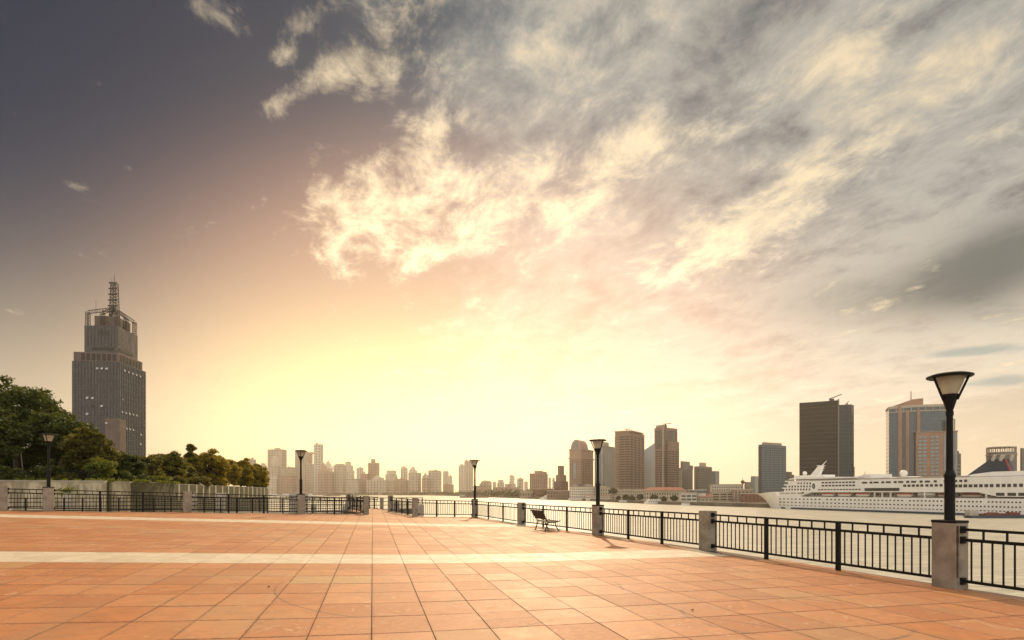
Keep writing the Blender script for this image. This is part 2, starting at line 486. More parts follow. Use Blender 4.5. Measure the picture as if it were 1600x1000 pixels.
def build_slabs():
    rnd = random.Random(5)
    todo = []
    for i in range(-60, 60):
        for j in range(-4, 52):
            cs = [T0 + CV * (i * TW + a) + LV * (j * TL + b_) for a in (0, TW) for b_ in (0, TL)]
            if not all(inside(c, PLAZA) for c in cs): continue
            m = sum(cs, Vector((0, 0))) / 4
            if m.y < 4.4: continue
            px = CX + FPX * m.x / m.y
            if px < -330 or px > 1930: continue
            todo.append((m.length, i, j))
    todo.sort()
    far = {False: MB(), True: MB()}
    for n, (d, i, j) in enumerate(todo):
        pale = j in BANDS
        vs, fs = slab_shape(i, j, rnd)
        if n < 296:
            MB().add(vs, fs).build('paving_slab', M['slab_pale' if pale else 'slab_red'], pavement)
        else: far[pale].add(vs, fs)
    stuff(far[False].build('distant_paving', M['slab_red'], pavement))
    stuff(far[True].build('distant_pale_paving', M['slab_pale'], pavement))
build_slabs()

# ---------------------------------------------------------------- railings
HT, HM, HB = 0.985, 0.815, 0.14
ME_BAL = MB().box(-0.010, 0.010, -0.010, 0.010, 0, HM - HB).mesh('baluster'); ME_BAL.materials.append(M['iron'])
ME_SHORT = MB().box(-0.012, 0.012, -0.012, 0.012, 0, HT - HM).mesh('short_bar'); ME_SHORT.materials.append(M['iron'])
ME_POST = MB().box(-0.045, 0.045, -0.028, 0.028, 0, HT + 0.01).mesh('post'); ME_POST.materials.append(M['iron'])
PIL_A, PIL_C = 0.40, 0.30             # pillar size along and across the railing

def railing(p, q, label, group, n_sub=3, n_bal=12, n_short=5, name='railing', ends=(0.2, 0.2), drop=0.0):
    p, q = Vector(p), Vector(q)
    d = (q - p); Ln = d.length; d.normalize(); ang = math.atan2(d.y, d.x)
    z0, z1 = gz(p.x), gz(q.x) - drop
    t = thing(name, label, 'railing', (p.x, p.y, z0), ang, group)
    sl = (z1 - z0) / Ln
    a, b_ = ends[0] - 0.01, Ln - ends[1] + 0.01
    def zz(s): return s * sl
    for nm, h, w, th in (('top_rail', HT, 0.05, 0.042), ('middle_rail', HM, 0.05, 0.05), ('bottom_rail', HB, 0.045, 0.045)):
        MB().bar((a, 0, zz(a) + h), (b_, 0, zz(b_) + h), w, th).build(nm, M['iron'], t)
    for s in (a, b_):
        if ends[0] > 0.1:
            for h in (HT, HM, HB):
                k = 0.045 if s == a else -0.045
                MB().box(min(s, s + k), max(s, s + k), -0.05, 0.05, zz(s) + h - 0.06, zz(s) + h + 0.055).build('bracket', M['iron'], t)
    sub = (b_ - a) / n_sub
    for k in range(n_sub):
        s0 = a + k * sub
        if k: part('post', ME_POST, t, (s0, 0, zz(s0)))
        for i in range(n_bal):
            s = s0 + sub * (i + 1) / (n_bal + 1)
            part('baluster', ME_BAL, t, (s, 0, zz(s) + HB))
        for i in range(n_short):
            s = s0 + sub * (i + 1) / (n_short + 1)
            part('short_bar', ME_SHORT, t, (s, 0, zz(s) + HM))
    return t

def pillar(p, ang, label, group, h=1.10, a=PIL_A, c=PIL_C, name='fence_pillar', m=None):
    t = thing(name, label, 'pillar', (p[0], p[1], gz(p[0]) - 0.012), ang, group)
    MB().box(-a / 2, a / 2, -c / 2, c / 2, 0, h).build('shaft', m or M['concrete'], t, bevel=0.012)
    return t

def fence_angle(i, pts):
    a = Vector(pts[max(i - 1, 0)]); b_ = Vector(pts[min(i + 1, len(pts) - 1)])
    d = b_ - a; return math.atan2(d.y, d.x)

def lamp(p, ang, z, label, group):
    t = thing('street_lamp', label, 'street lamp', (p[0], p[1], z), ang, group)
    MB().box(-0.205, 0.205, -0.155, 0.155, 0, 0.042).build('base_plate', M['iron'], t, bevel=0.006)
    MB().lathe([(0.076, 0.042), (0.076, 0.76), (0.087, 0.765), (0.087, 0.80), (0.076, 0.825), (0.058, 0.875), (0.054, 0.885)], 20).build('lower_post', M['iron'], t, smooth=True)
    MB().lathe([(0.052, 0.885), (0.047, 1.79), (0.056, 1.795), (0.056, 1.865), (0.048, 1.87)], 18).build('upper_post', M['iron'], t, smooth=True)
    MB().lathe([(0.042, 1.86), (0.055, 1.90), (0.118, 2.12), (0.122, 2.145), (0.112, 2.15)], 28).build('lamp_cone', M['iron'], t, smooth=True)
    MB().lathe([(0.115, 2.148), (0.222, 2.435), (0.216, 2.438), (0.108, 2.152)], 32).build('glass_bowl', M['frost'], t, smooth=True)
    MB().lathe([(0.315, 2.43), (0.33, 2.445), (0.325, 2.462), (0.25, 2.488), (0.10, 2.505), (0.02, 2.51)], 40).build('lamp_cap', M['iron'], t, smooth=True)
    for k in range(3):
        an = math.radians(75 + 120 * k); c, s = math.cos(an), math.sin(an)
        MB().bar((0.108 * c, 0.108 * s, 2.05), (0.278 * c, 0.278 * s, 2.44), 0.022, 0.030).build('strut', M['iron'], t)
    return t

RG = 'railing bays along the river'; PG = 'concrete fence pillars'; LG = 'lamps standing on fence pillars'
PL = {1: 'rust-stained concrete pillar under the street lamp in front of the cruise ship',
      2: 'plain concrete pillar without lamp, between the cruise ship lamp and the towers lamp',
      3: 'concrete pillar carrying the street lamp in front of the tower blocks',
      4: 'plain concrete pillar without lamp beyond the wooden bench',
      5: 'concrete corner pillar under the lamp where river and back railings meet'}
for i in range(1, 6):
    an = fence_angle(i, R)
    pillar(R[i], an, PL[i], PG)
for i, lb in ((1, 'large black street lamp with flared glass bowl in front of the cruise ship'),
              (3, 'black street lamp with flared bowl standing before the riverside tower blocks'),
              (5, 'slim street lamp on the railing corner before the far skyline')):
    lamp(R[i], fence_angle(i, R), gz(R[i][0]) + 1.088, lb, LG)
RL = ['black iron railing bay on the far side of the rust-stained lamp pillar from the bench',
      'black iron railing bay between the cruise ship lamp and the first plain pillar',
      'black iron railing bay between the first plain pillar and the towers lamp',
      'black iron railing bay standing directly behind the wooden bench',
      'black iron railing bay between the bench-side plain pillar and the corner lamp']
for i in range(5):
    railing(R[i], R[i + 1], RL[i], RG)
def rust_streak():
    p = R[1]; an = fence_angle(1, R)
    for o in COL.objects:
        if o.name.startswith('fence_pillar') and o.get('label') == PL[1]:
            m = MB()
            rnd = random.Random(3); n = 14; z = 1.06; pts = []
            for k in range(n):
                w = 0.034 * (1 - 0.5 * k / n) * rnd.uniform(0.6, 1.15); pts.append((w, z)); z -= 0.066
            for k in range(n - 1):
                w0, za = pts[k]; w1, zb = pts[k + 1]
                m.add([(-0.2025, 0.108 - w0, za), (-0.2025, 0.108 + w0, za), (-0.2025, 0.108 + w1, zb), (-0.2025, 0.108 - w1, zb)], [(0, 1, 2, 3)])
            s = m.build('rust_stain', M['rust'], o); s['label'] = 'dark rust streak running down the pillar'
rust_streak()

BG = 'railing bays along the back of the plaza'
railing(R[5], GATE_R0, 'black railing bay between the corner lamp and the gangway gate', BG, n_sub=3, n_bal=9, n_short=4)
railing(GATE_R0, GATE_R1, 'black side railing of the gangway nearer the corner lamp', BG, n_sub=4, n_bal=7, n_short=2)
railing(GATE_L0, GATE_L1, 'black side railing of the gangway nearer the embankment trees', BG, n_sub=4, n_bal=7, n_short=2)
railing(GATE_L0, B[0], 'black railing bay between the gangway gate and the middle back lamp', BG, n_sub=2, n_bal=12, n_short=5)
railing(B[0], B[1], 'black railing bay between the middle back lamp and the plain back pillar', BG)
railing(B[1], B[2], 'black railing bay between the plain back pillar and the lamp under the big trees', BG)
railing(B[2], B[3], 'short black railing piece beside the lamp under the big trees', BG, n_sub=1, n_bal=10, n_short=4)
ga = math.atan2(GATE_R1[1] - GATE_R0[1], GATE_R1[0] - GATE_R0[0])
for p, lb in ((GATE_R0, 'near gate pillar of the gangway on the corner lamp side'), (GATE_R1, 'far pillar ending the gangway railing on the corner lamp side'),
              (GATE_L0, 'near gate pillar of the gangway on the tree side'), (GATE_L1, 'far pillar ending the gangway railing on the tree side')):
    pillar(p, ga, lb, PG, h=1.14, a=0.3, c=0.3)
bang = fence_angle(1, B)
pillar(B[0], bang, 'concrete pillar under the lamp left of the gangway gate'.replace('left of', 'beside'), PG)
pillar(B[1], bang, 'plain concrete pillar of the back railing in front of the flood wall', PG)
pillar(B[2], bang, 'concrete pillar under the lamp below the big trees', PG)
pillar(B[3], bang, 'pale concrete end pillar of the back railing by the big trees', PG, h=1.28)
lamp(B[0], bang, gz(B[0][0]) + 1.088, 'street lamp rising from the back railing beside the gangway, before the hazy city', LG)
lamp(B[2], bang, gz(B[2][0]) + 1.088, 'dark street lamp in front of the big leafy trees', LG)
# railing across the far end of the gangway
e0, e1, e2 = (-11.9, 43.9), (-10.15, 44.0), (-9.5, 44.05)
railing((-12.4, 43.9), (-10.05, 44.0), 'low black railing across the far end of the gangway', BG, n_sub=3, n_bal=5, n_short=1, drop=0.12)
pillar((-9.95, 44.02), 0, 'small concrete post at the end of the gangway', PG, h=0.9, a=0.24, c=0.24)

# ---------------------------------------------------------------- bench
def bench():
    a = Vector((1.45, 23.3)); b_ = Vector((1.07, 24.55))
    d = (b_ - a); Ln = d.length; ang = math.atan2(d.y, d.x)
    t = thing('park_bench', 'brown slatted park bench with iron legs facing the river', 'bench', (a.x, a.y, gz(a.x)), ang)
    # local x along the bench, -y towards the river
    def fr(x):
        m = MB()
        m.bar((x, 0.10, 0.0), (x, -0.02, 0.36), 0.035, 0.035, (1, 0, 0)); m.bar((x, -0.02, 0.36), (x, 0.06, 0.50), 0.035, 0.035, (1, 0, 0))
        m.bar((x, 0.06, 0.50), (x, 0.27, 0.84), 0.032, 0.035, (1, 0, 0))
        m.bar((x, -0.02, 0.36), (x, -0.36, 0.365), 0.032, 0.035, (1, 0, 0)); m.bar((x, -0.36, 0.365), (x, -0.56, 0.43), 0.032, 0.03, (1, 0, 0))
        m.bar((x, -0.33, 0.36), (x, -0.38, 0.20), 0.035, 0.035, (1, 0, 0)); m.bar((x, -0.38, 0.20), (x, -0.50, 0.0), 0.035, 0.035, (1, 0, 0))
        m.box(x - 0.03, x + 0.03, 0.06, 0.16, 0, 0.02); m.box(x - 0.03, x + 0.03, -0.55, -0.45, 0, 0.02)
        return m
    for x in (0.06, Ln - 0.06): fr(x).build('leg_frame', M['iron'], t)
    for k in range(5):
        s = k / 4.0; y = 0.075 + 0.185 * s; z = 0.52 + 0.30 * s
        MB().bar((-0.06, y + 0.005, z), (Ln + 0.06, y + 0.005, z), 0.024, 0.068, (0, -0.5, 0.85)).build('back_slat', M['wood'], t)
    for k in range(5):
        y = -0.04 - 0.105 * k; z = 0.392 + (0.0 if k < 4 else 0.022)
        MB().bar((-0.06, y, z), (Ln + 0.06, y, z), 0.09, 0.026).build('seat_slat', M['wood'], t)
bench()

def debris():
    rnd = random.Random(8)
    for (x, y), lb in (((1082, 955), 'dark curled dead leaf lying on the slabs before the river railing'), ((420, 927), 'small dry leaf on red slabs just below the wide pale band')):
        d = EYE * FPX / (y - HOR); X = X_(x, d)
        m = MB(); vs = []
        for i in range(5):
            for j in range(3):
                vs.append(((i - 2) * 0.012, (j - 1) * 0.012 * (1.6 - abs(i - 2) * 0.5), 0.006 + 0.012 * abs(j - 1) + 0.004 * abs(i - 2)))
        m.add(vs, [(i * 3 + j, i * 3 + j + 1, i * 3 + j + 4, i * 3 + j + 3) for i in range(4) for j in range(2)])
        o = m.build('fallen_leaf', M['wood']); o.location = (X, d, gz(X) - 0.002); o.rotation_euler = (0, 0, rnd.uniform(0, 6))
        tag(o, lb, 'leaf')
debris()

# ================================================================ water
def water_material():
    m = bpy.data.materials.new('river_water'); m.use_nodes = True; nt = m.node_tree; b = nt.nodes['Principled BSDF']; L = nt.links.new
    b.inputs['Base Color'].default_value = (0.50, 0.45, 0.335, 1)
    b.inputs['IOR'].default_value = 1.333
    b.inputs['Roughness'].default_value = 0.34
    g = nt.nodes.new('ShaderNodeNewGeometry')
    n1, _ = noise(nt, vec(nt, 'MULTIPLY', g.outputs['Position'], (0.40, 1.7, 1)), 1.0, 3.0, 0.5, 0.5)
    n2, _ = noise(nt, vec(nt, 'MULTIPLY', g.outputs['Position'], (0.02, 0.05, 1)), 1.0, 3, 0.5)
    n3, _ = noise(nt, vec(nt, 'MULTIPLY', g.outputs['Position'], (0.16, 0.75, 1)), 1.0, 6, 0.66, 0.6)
    L(mixc(nt, n3.step(0.36, 0.66), (0.36, 0.335, 0.265), (0.62, 0.565, 0.43)), b.inputs['Base Color'])  # light and dark of the ripples painted into the base colour
    bn = nt.nodes.new('ShaderNodeBump'); bn.inputs['Strength'].default_value = 0.9; bn.inputs['Distance'].default_value = 0.14
    L((n1 + n2 * 1.2).s, bn.inputs['Height']); L(bn.outputs[0], b.inputs['Normal'])
    return m
M['water'] = water_material()
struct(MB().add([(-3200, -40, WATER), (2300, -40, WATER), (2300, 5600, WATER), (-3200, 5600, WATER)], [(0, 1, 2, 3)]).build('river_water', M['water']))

# ================================================================ far bank
M['quay'] = mat('quay', (0.17, 0.145, 0.11), (0.10, 0.085, 0.065), 0.08, 0.9)
M['land'] = mat('land', (0.11, 0.10, 0.06), (0.16, 0.13, 0.10), 0.02, 0.95)
QZ = WATER + 2.6
FAR_EDGE = [(1800, 808), (1600, 803), (1450, 799), (1320, 795.2), (1190, 793.0), (1120, 791.0), (1040, 788.4), (965, 785.0), (900, 782.0), (830, 779.4), (770, 777.2), (720, 775.3), (670, 773.9)]
def shore_depth(x):
    pts = sorted(FAR_EDGE)
    for (xa, ya), (xb, yb) in zip(pts, pts[1:]):
        if xa <= x <= xb:
            y = ya + (yb - ya) * (x - xa) / (xb - xa); return (EYE - WATER) * FPX / (y - HOR)
    y = pts[0][1] if x < pts[0][0] else pts[-1][1]
    return (EYE - WATER) * FPX / (y - HOR)
def far_bank():
    edge = []
    for x, y in FAR_EDGE:
        d = (EYE - WATER) * FPX / (y - HOR); edge.append((X_(x, d), d))
    edge += [(-620, 2480), (-900, 2500), (-1500, 2440), (-2900, 2150)]
    poly = edge + [(-3000, 2200), (-3000, 5500), (2200, 5500), (2200, 230)]
    o = MB().prism(poly, WATER - 0.6, QZ).build('far_bank', [M['land']])
    struct(o)
    m = MB()
    for (xa, ya), (xb, yb) in zip(edge, edge[1:]):
        m.add([(xa, ya - 0.15, WATER - 0.6), (xb, yb - 0.15, WATER - 0.6), (xb, yb - 0.15, QZ + 0.5), (xa, ya - 0.15, QZ + 0.5),
               (xa + 1.2, ya + 1.2, QZ + 0.5), (xb + 1.2, yb + 1.2, QZ + 0.5)], [(0, 1, 2, 3), (3, 2, 5, 4)])
    m.build('quay_wall', M['quay'], o)
far_bank()

# ================================================================ near embankment with trees
M['oldwall'] = mat('oldwall', (0.50, 0.43, 0.30), (0.26, 0.215, 0.14), 1.6, 0.9, bump=0.3, bscale=9, stretch=(1, 1, 0.35), lo=0.38, hi=0.62)
M['wallcap'] = mat('wallcap', (0.40, 0.35, 0.26), (0.28, 0.24, 0.18), 1.0, 0.9)
M['grass'] = mat('grass', (0.055, 0.085, 0.016), (0.09, 0.11, 0.025), 2.0, 0.9)
M['soil'] = mat('soil', (0.05, 0.05, 0.022), (0.08, 0.07, 0.03), 0.6, 0.95)
WT = 2.50
W1 = [(-70.0, 41.0), (X_(0, 42.5), 42.5), (X_(164, 44.5), 44.5)]
W2 = [(X_(163.5, 45.0), 45.0), (X_(168, 46.3), 46.3), (X_(200, 48.0), 48.0), (X_(235, 51.5), 51.5), (X_(268, 57.5), 57.5)]
W3 = [(X_(269, 58.6), 58.6), (X_(300, 66), 66), (X_(330, 75), 75), (X_(360, 85.5), 85.5), (X_(390, 98), 98), (X_(415, 112), 112)]
def lawn():
    edge = W1 + W2 + W3
    poly = [(x, y + 0.5) for x, y in edge] + [(X_(419, 140), 140), (X_(408, 205), 205), (X_(404, 470), 470), (-420, 470), (-420, 41)]
    struct(MB().prism(poly, WATER - 0.6, WT - 0.06).build('embankment_lawn', M['soil']))
lawn()
def wall_run(pts, name, label, h0=-1.6, top=WT, th=0.45):
    t = thing(name, label, 'wall', (pts[0][0], pts[0][1], h0), 0, 'flood wall sections')
    m = MB(); c = MB()
    ox, oy = pts[0]
    for (xa, ya), (xb, yb) in zip(pts, pts[1:]):
        d = Vector((xb - xa, yb - ya)).normalized(); n = Vector((-d.y, d.x)) * th
        def quad(mb, z0, z1, o_, w_):
            n1 = Vector((-d.y, d.x))
            pa = Vector((xa - ox, ya - oy)) + n1 * o_; pb = Vector((xb - ox, yb - oy)) + n1 * o_
            pc, pd = pb + n1 * w_, pa + n1 * w_
            mb.prism([tuple(pa), tuple(pb), tuple(pc), tuple(pd)], z0, z1)
        quad(m, 0, top - h0 - 0.12, 0, th)
        quad(c, top - h0 - 0.12, top - h0, -0.04, th + 0.08)
    m.build('wall', M['oldwall'], t); c.build('coping', M['wallcap'], t)
    return t
wall_run(W1, 'flood_wall', 'weathered concrete wall section below the lawn and big trees')
wall_run(W2, 'flood_wall', 'curved plain concrete wall section with darker stains')
w3 = wall_run(W3, 'flood_wall', 'long pale flood wall with a row of recessed niches')
def niches():
    ox, oy = W3[0]; k = 0
    for (xa, ya), (xb, yb) in zip(W3, W3[1:]):
        d = Vector((xb - xa, yb - ya)); Ln = d.length; d.normalize(); n = Vector((-d.y, d.x)); ang = math.atan2(d.y, d.x)
        cnt = max(2, int(Ln / 2.9))
        for i in range(cnt):
            s = (i + 0.5) * Ln / cnt
            p = Vector((xa - ox, ya - oy)) + d * s - n * 0.05
            part('buttress', ME_BUT, w3, (p.x, p.y, 4.1 - 1.75), (0, 0, ang))
            p2 = p + d * (Ln / cnt * 0.5) - n * 0.02
            part('niche', ME_NICHE, w3, (p2.x, p2.y, 4.1 - 0.72), (0, 0, ang))
ME_BUT = MB().box(-0.32, 0.32, -0.10, 0.06, 0, 1.72).mesh('buttress'); ME_BUT.materials.append(M['oldwall'])
M['niche'] = mat('niche', (0.06, 0.05, 0.035), (0.09, 0.075, 0.05), 3, 0.95)
ME_NICHE = MB().box(-0.30, 0.30, -0.02, 0.06, -0.42, 0.30).mesh('niche'); ME_NICHE.materials.append(M['niche'])
niches()

# lower landing stage between the plaza and the flood wall
M['deckgrey'] = mat('deckgrey', (0.19, 0.165, 0.13), (0.12, 0.105, 0.08), 1.2, 0.9)
M['white_conc'] = mat('white_conc', (0.55, 0.48, 0.38), (0.40, 0.34, 0.26), 2.0, 0.85)
def landing():
    t = thing('landing_stage', 'low landing stage walkway seen through the back railing', 'landing stage', (-26, 36, 0.1))
    MB().prism([(-6, -2.0), (14.5, 5.2), (13.2, 8.6), (-7.5, 1.5)], -0.35, 0.0).build('deck', M['deckgrey'], t)
    MB().prism([(-5.8, -1.85), (14.3, 5.3), (14.15, 5.75), (-5.95, -1.4)], -1.4, -0.35).build('edge_beam', M['deckgrey'], t)
    a, b_ = Vector((-6.2, -1.4, 0)), Vector((14.2, 5.6, 0)); d = (b_ - a)
    for h in (0.35, 0.62, 0.88, 1.12):
        MB().bar(a + Vector((0, 0, h)), b_ + Vector((0, 0, h)), 0.05, 0.05).build('rail', M['iron'], t)
    for k in range(5):
        p = a + d * ((k + 0.5) / 5)
        MB().tube((p.x, p.y + 1.2, -10.9), (p.x, p.y + 1.2, -0.3), 0.3, n=10).build('pile', M['white_conc'], t, smooth=True)
    for k in range(22):
        p = a + d * ((k + 0.5) / 22)
        MB().box(p.x - 0.03, p.x + 0.03, p.y - 0.03, p.y + 0.03, 0, 1.15).build('rail_post', M['iron'], t)
    for k, s in enumerate((0.20, 0.52, 0.60, 0.83)):
        p = a + d * s + Vector((0.1, 0.5, 0)); w = 0.26 if k < 3 else 0.62
        MB().box(p.x - w, p.x + w, p.y - 0.2, p.y + 0.2, -0.3, 1.45).build('concrete_post', M['white_conc'], t, bevel=0.02)
    t2 = thing('pontoon', 'long dark floating pontoon with rails below the niche wall', 'pontoon', (X_(330, 55), 55, -0.35), math.radians(38))
    MB().box(-6, 22, -1.5, 1.5, -0.6, 0.0).build('deck', M['deckgrey'], t2)
    for h in (0.5, 0.9, 1.3):
        MB().bar((-6, -1.45, h), (22, -1.45, h), 0.06, 0.06).build('rail', M['iron'], t2)
    for k in range(15):
        x = -6 + 2.0 * k
        MB().box(x - 0.04, x + 0.04, -1.49, -1.41, 0, 1.35).build('rail_post', M['iron'], t2)
    for x in (-4.5, 8.0, 20.0):
        MB().tube((x, 1.2, -10.5), (x, 1.2, 0.8), 0.35, n=12).build('mooring_pile', M['white_conc'], t2, smooth=True)
    rnd = random.Random(2)
    for i, (x, lb) in enumerate(((490, 'short square bollard pillar beyond the railing by the middle back lamp'), (540, 'short square pillar beside the tree-side gangway gate'),
                                 (657, 'short square pillar behind the railing by the corner-side gangway gate'))):
        d = 41.0 if i < 2 else 40.0
        X = X_(x, d); zt = Z_(789 if i else 788, d)
        p = thing('dock_pillar', lb, 'pillar', (X, d, -2.0), 0.4, 'dock pillars beyond the railing')
        MB().box(-0.19, 0.19, -0.19, 0.19, -8.6, zt + 2.0).build('shaft', M['white_conc'], p, bevel=0.02)
landing()

# ---------------------------------------------------------------- foliage
def leaf_material(name, c1, c2, tr):
    m = bpy.data.materials.new(name); m.use_nodes = True; nt = m.node_tree; L = nt.links.new
    nt.nodes.remove(nt.nodes['Principled BSDF'])
    g = nt.nodes.new('ShaderNodeNewGeometry')
    n, _ = noise(nt, g.outputs['Position'], 0.9, 4, 0.6)
    col = mixc(nt, n.step(0.35, 0.65), c1, c2)
    d = nt.nodes.new('ShaderNodeBsdfPrincipled'); L(col, d.inputs['Base Color']); d.inputs['Roughness'].default_value = 0.55; d.inputs['Specular IOR Level'].default_value = 0.25
    t = nt.nodes.new('ShaderNodeBsdfTranslucent'); L(vec(nt, 'MULTIPLY', col, (1.5, 1.25, 0.5)), t.inputs[0])
    mx = nt.nodes.new('ShaderNodeMixShader'); mx.inputs[0].default_value = tr
    L(d.outputs[0], mx.inputs[1]); L(t.outputs[0], mx.inputs[2]); L(mx.outputs[0], nt.nodes['Material Output'].inputs[0])
    return m
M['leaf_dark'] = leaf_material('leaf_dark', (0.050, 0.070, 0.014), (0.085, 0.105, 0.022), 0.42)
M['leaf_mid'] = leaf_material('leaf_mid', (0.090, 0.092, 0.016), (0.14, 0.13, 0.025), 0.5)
M['leaf_gold_glow'] = leaf_material('leaf_gold_glow', (0.19, 0.165, 0.022), (0.27, 0.225, 0.035), 0.6)  # golden backlight glow mixed into the leaf colour
M['leaf_amber_glow'] = leaf_material('leaf_amber_glow', (0.115, 0.118, 0.018), (0.17, 0.16, 0.028), 0.55)  # weaker backlight glow in the leaf colour, between mid and gold
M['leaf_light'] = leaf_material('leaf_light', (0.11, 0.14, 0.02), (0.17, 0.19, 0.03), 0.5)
M['leaf_far'] = leaf_material('leaf_far', (0.055, 0.060, 0.025), (0.08, 0.08, 0.03), 0.3)
M['bark'] = mat('bark', (0.075, 0.055, 0.038), (0.045, 0.033, 0.024), 8, 0.95, stretch=(1, 1, 0.3))

def leaf_mesh(clumps, size, seed, flat=0.5):
    """clumps: (x,y,z,radius,count) -> one mesh of folded leaf faces"""
    r = np.random.default_rng(seed); V = []
    for cx, cy, cz, rad, n in clumps:
        u = r.normal(size=(n, 3)); u /= np.linalg.norm(u, axis=1)[:, None]
        rr = rad * np.cbrt(r.random(n))[:, None] * (0.65 + 0.5 * r.random((n, 1)))
        p = u * rr * np.array([1.15, 1.15, 0.62]) + np.array([cx, cy, cz])
        nr = r.normal(size=(n, 3)) * np.array([1, 1, 1]) + np.array([0, 0, flat * 2]) + u * 0.7
        nr /= np.linalg.norm(nr, axis=1)[:, None]
        t = np.cross(nr, r.normal(size=(n, 3))); t /= np.linalg.norm(t, axis=1)[:, None]
        b = np.cross(nr, t)
        s = (size * (0.6 + 0.8 * r.random((n, 1))))
        V.append(np.stack([p - t * s, p + b * s * 0.42 - nr * s * 0.12, p + t * s, p - b * s * 0.42 - nr * s * 0.12], axis=1).reshape(-1, 3))
    V = np.concatenate(V); nf = len(V) // 4
    me = bpy.data.meshes.new('foliage'); me.vertices.add(len(V)); me.vertices.foreach_set('co', V.astype(np.float32).ravel())
    me.loops.add(nf * 4); me.loops.foreach_set('vertex_index', np.arange(nf * 4, dtype=np.int32))
    me.polygons.add(nf); me.polygons.foreach_set('loop_start', np.arange(nf, dtype=np.int32) * 4)
    me.update(calc_edges=True); me.validate(); return me

def tree(px, ytop, ybase, rpx, d, label, leaf, seed, group, name='leafy_tree', size=0.19, dens=1.0, shape='round', base=None, trunk=True, cat='tree'):
    """tree with its crown top at (px, ytop), crown bottom near ybase, crown half width rpx pixels"""
    rnd = random.Random(seed)
    k = d / FPX; Xc = X_(px, d); zb = WT - 0.08 if base is None else base
    ztop = Z_(ytop, d); zlow = Z_(ybase, d); rx = rpx * k; H = ztop - zb
    t = thing(name, label, cat, (Xc, d, zb), 0, group)
    cz = (ztop + zlow) / 2 - zb; rz = (ztop - zlow) / 2
    clumps = []; cr = max(0.5, 0.30 * min(rx, rz)); n_cl = int(max(10, min(95, 5.5 * (rx * rx * rz) / cr ** 3 * 0.42)))
    for i in range(n_cl):
        for _ in range(30):
            a, b, c = rnd.uniform(-1, 1), rnd.uniform(-1, 1), rnd.uniform(-1, 1)
            if shape == 'cone':
                w = 0.10 + 0.90 * ((1 - c) / 2) ** 0.8; an = rnd.uniform(0, 6.283); rr = w * rnd.uniform(0.3, 1); a, b = rr * math.cos(an), rr * math.sin(an); break
            q = a * a + b * b + c * c
            if 0.30 < q <= 1.0 and (c > -0.75): break
        f = rnd.uniform(0.85, 1.12)
        r_ = cr * rnd.uniform(0.65, 1.25) * (0.7 if shape == 'cone' and c > 0.3 else 1)
        if rnd.random() < 0.14: f *= 1.16; r_ *= 0.55
        clumps.append((a * rx * f * 0.88, b * rx * f * 0.88, cz + c * rz * f * 0.9, r_, int(150 * dens * (r_ / cr) ** 2)))
    me = leaf_mesh(clumps, size, seed); me.materials.append(leaf)
    o = bpy.data.objects.new('crown', me); COL.objects.link(o); o.parent = t
    if trunk:
        m = MB(); tr = max(0.06, 0.035 * H)
        fk = Vector((rnd.uniform(-.2, .2), rnd.uniform(-.2, .2), max(0.35 * H, cz - rz * 0.9)))
        m.tube((0, 0, -0.1), fk, tr * 1.25, tr * 0.85, 8)
        for c in rnd.sample(clumps, min(9, len(clumps))):
            e = Vector(c[:3]); mid = fk.lerp(e, 0.5) + Vector((0, 0, 0.08 * H))
            m.tube(fk, mid, tr * 0.6, tr * 0.36, 6); m.tube(mid, e, tr * 0.36, tr * 0.1, 6)
        m.build('trunk', M['bark'], t, smooth=True)
    return t

TG = 'trees on the embankment lawn'; SG = 'shrubs on the embankment lawn'
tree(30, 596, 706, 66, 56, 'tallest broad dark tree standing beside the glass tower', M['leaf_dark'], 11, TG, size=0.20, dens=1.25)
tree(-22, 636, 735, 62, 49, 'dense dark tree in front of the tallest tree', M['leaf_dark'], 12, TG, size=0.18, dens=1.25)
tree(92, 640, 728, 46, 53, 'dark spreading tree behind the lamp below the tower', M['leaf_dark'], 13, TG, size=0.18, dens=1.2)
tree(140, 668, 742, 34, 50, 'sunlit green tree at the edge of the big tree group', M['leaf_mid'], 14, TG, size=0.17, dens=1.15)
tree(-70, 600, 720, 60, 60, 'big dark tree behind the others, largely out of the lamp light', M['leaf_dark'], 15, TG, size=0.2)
for i_, (px_, yt_, rp_, d_, lb_) in enumerate(((-5, 700, 40, 58, 'dense dark thicket behind the bush by the wall'), (55, 694, 38, 60, 'dense dark thicket behind the guard rail'), (112, 700, 34, 57, 'dense dark thicket below the spreading tree'), (150, 712, 26, 58, 'dense dark thicket behind the bright green bush'))):
    tree(px_, yt_, 757, rp_, d_, lb_, M['leaf_dark'], 70 + i_, SG, name='leafy_shrub', size=0.17, dens=0.9, cat='shrub')
tree(196, 706, 756, 30, 60, 'low dark tree just right of the glass tower'.replace('right of', 'below'), M['leaf_dark'], 16, TG, size=0.19)
tree(228, 714, 758, 26, 64, 'rounded dark tree between the tower and the conifer', M['leaf_mid'], 17, TG, size=0.19)
tree(262, 706, 756, 28, 72, 'flat topped tree close to the conifer', M['leaf_amber_glow'], 18, TG, size=0.2)
tree(298, 692, 758, 20, 80, 'pointed conifer rising above the tree row', M['leaf_amber_glow'], 19, TG, size=0.21, shape='cone', name='conifer_tree', dens=1.5)
tree(327, 702, 761, 26, 84, 'tall golden green tree next to the conifer', M['leaf_gold_glow'], 20, TG, size=0.22)
tree(282, 716, 760, 22, 76, 'brownish tree filling the row before the conifer', M['leaf_amber_glow'], 26, TG, size=0.2)
tree(352, 713, 763, 20, 92, 'golden green tree in the row after the tall golden one', M['leaf_gold_glow'], 21, TG, size=0.23)
tree(376, 715, 764, 19, 102, 'dense golden tree near the end of the row', M['leaf_gold_glow'], 22, TG, size=0.24)
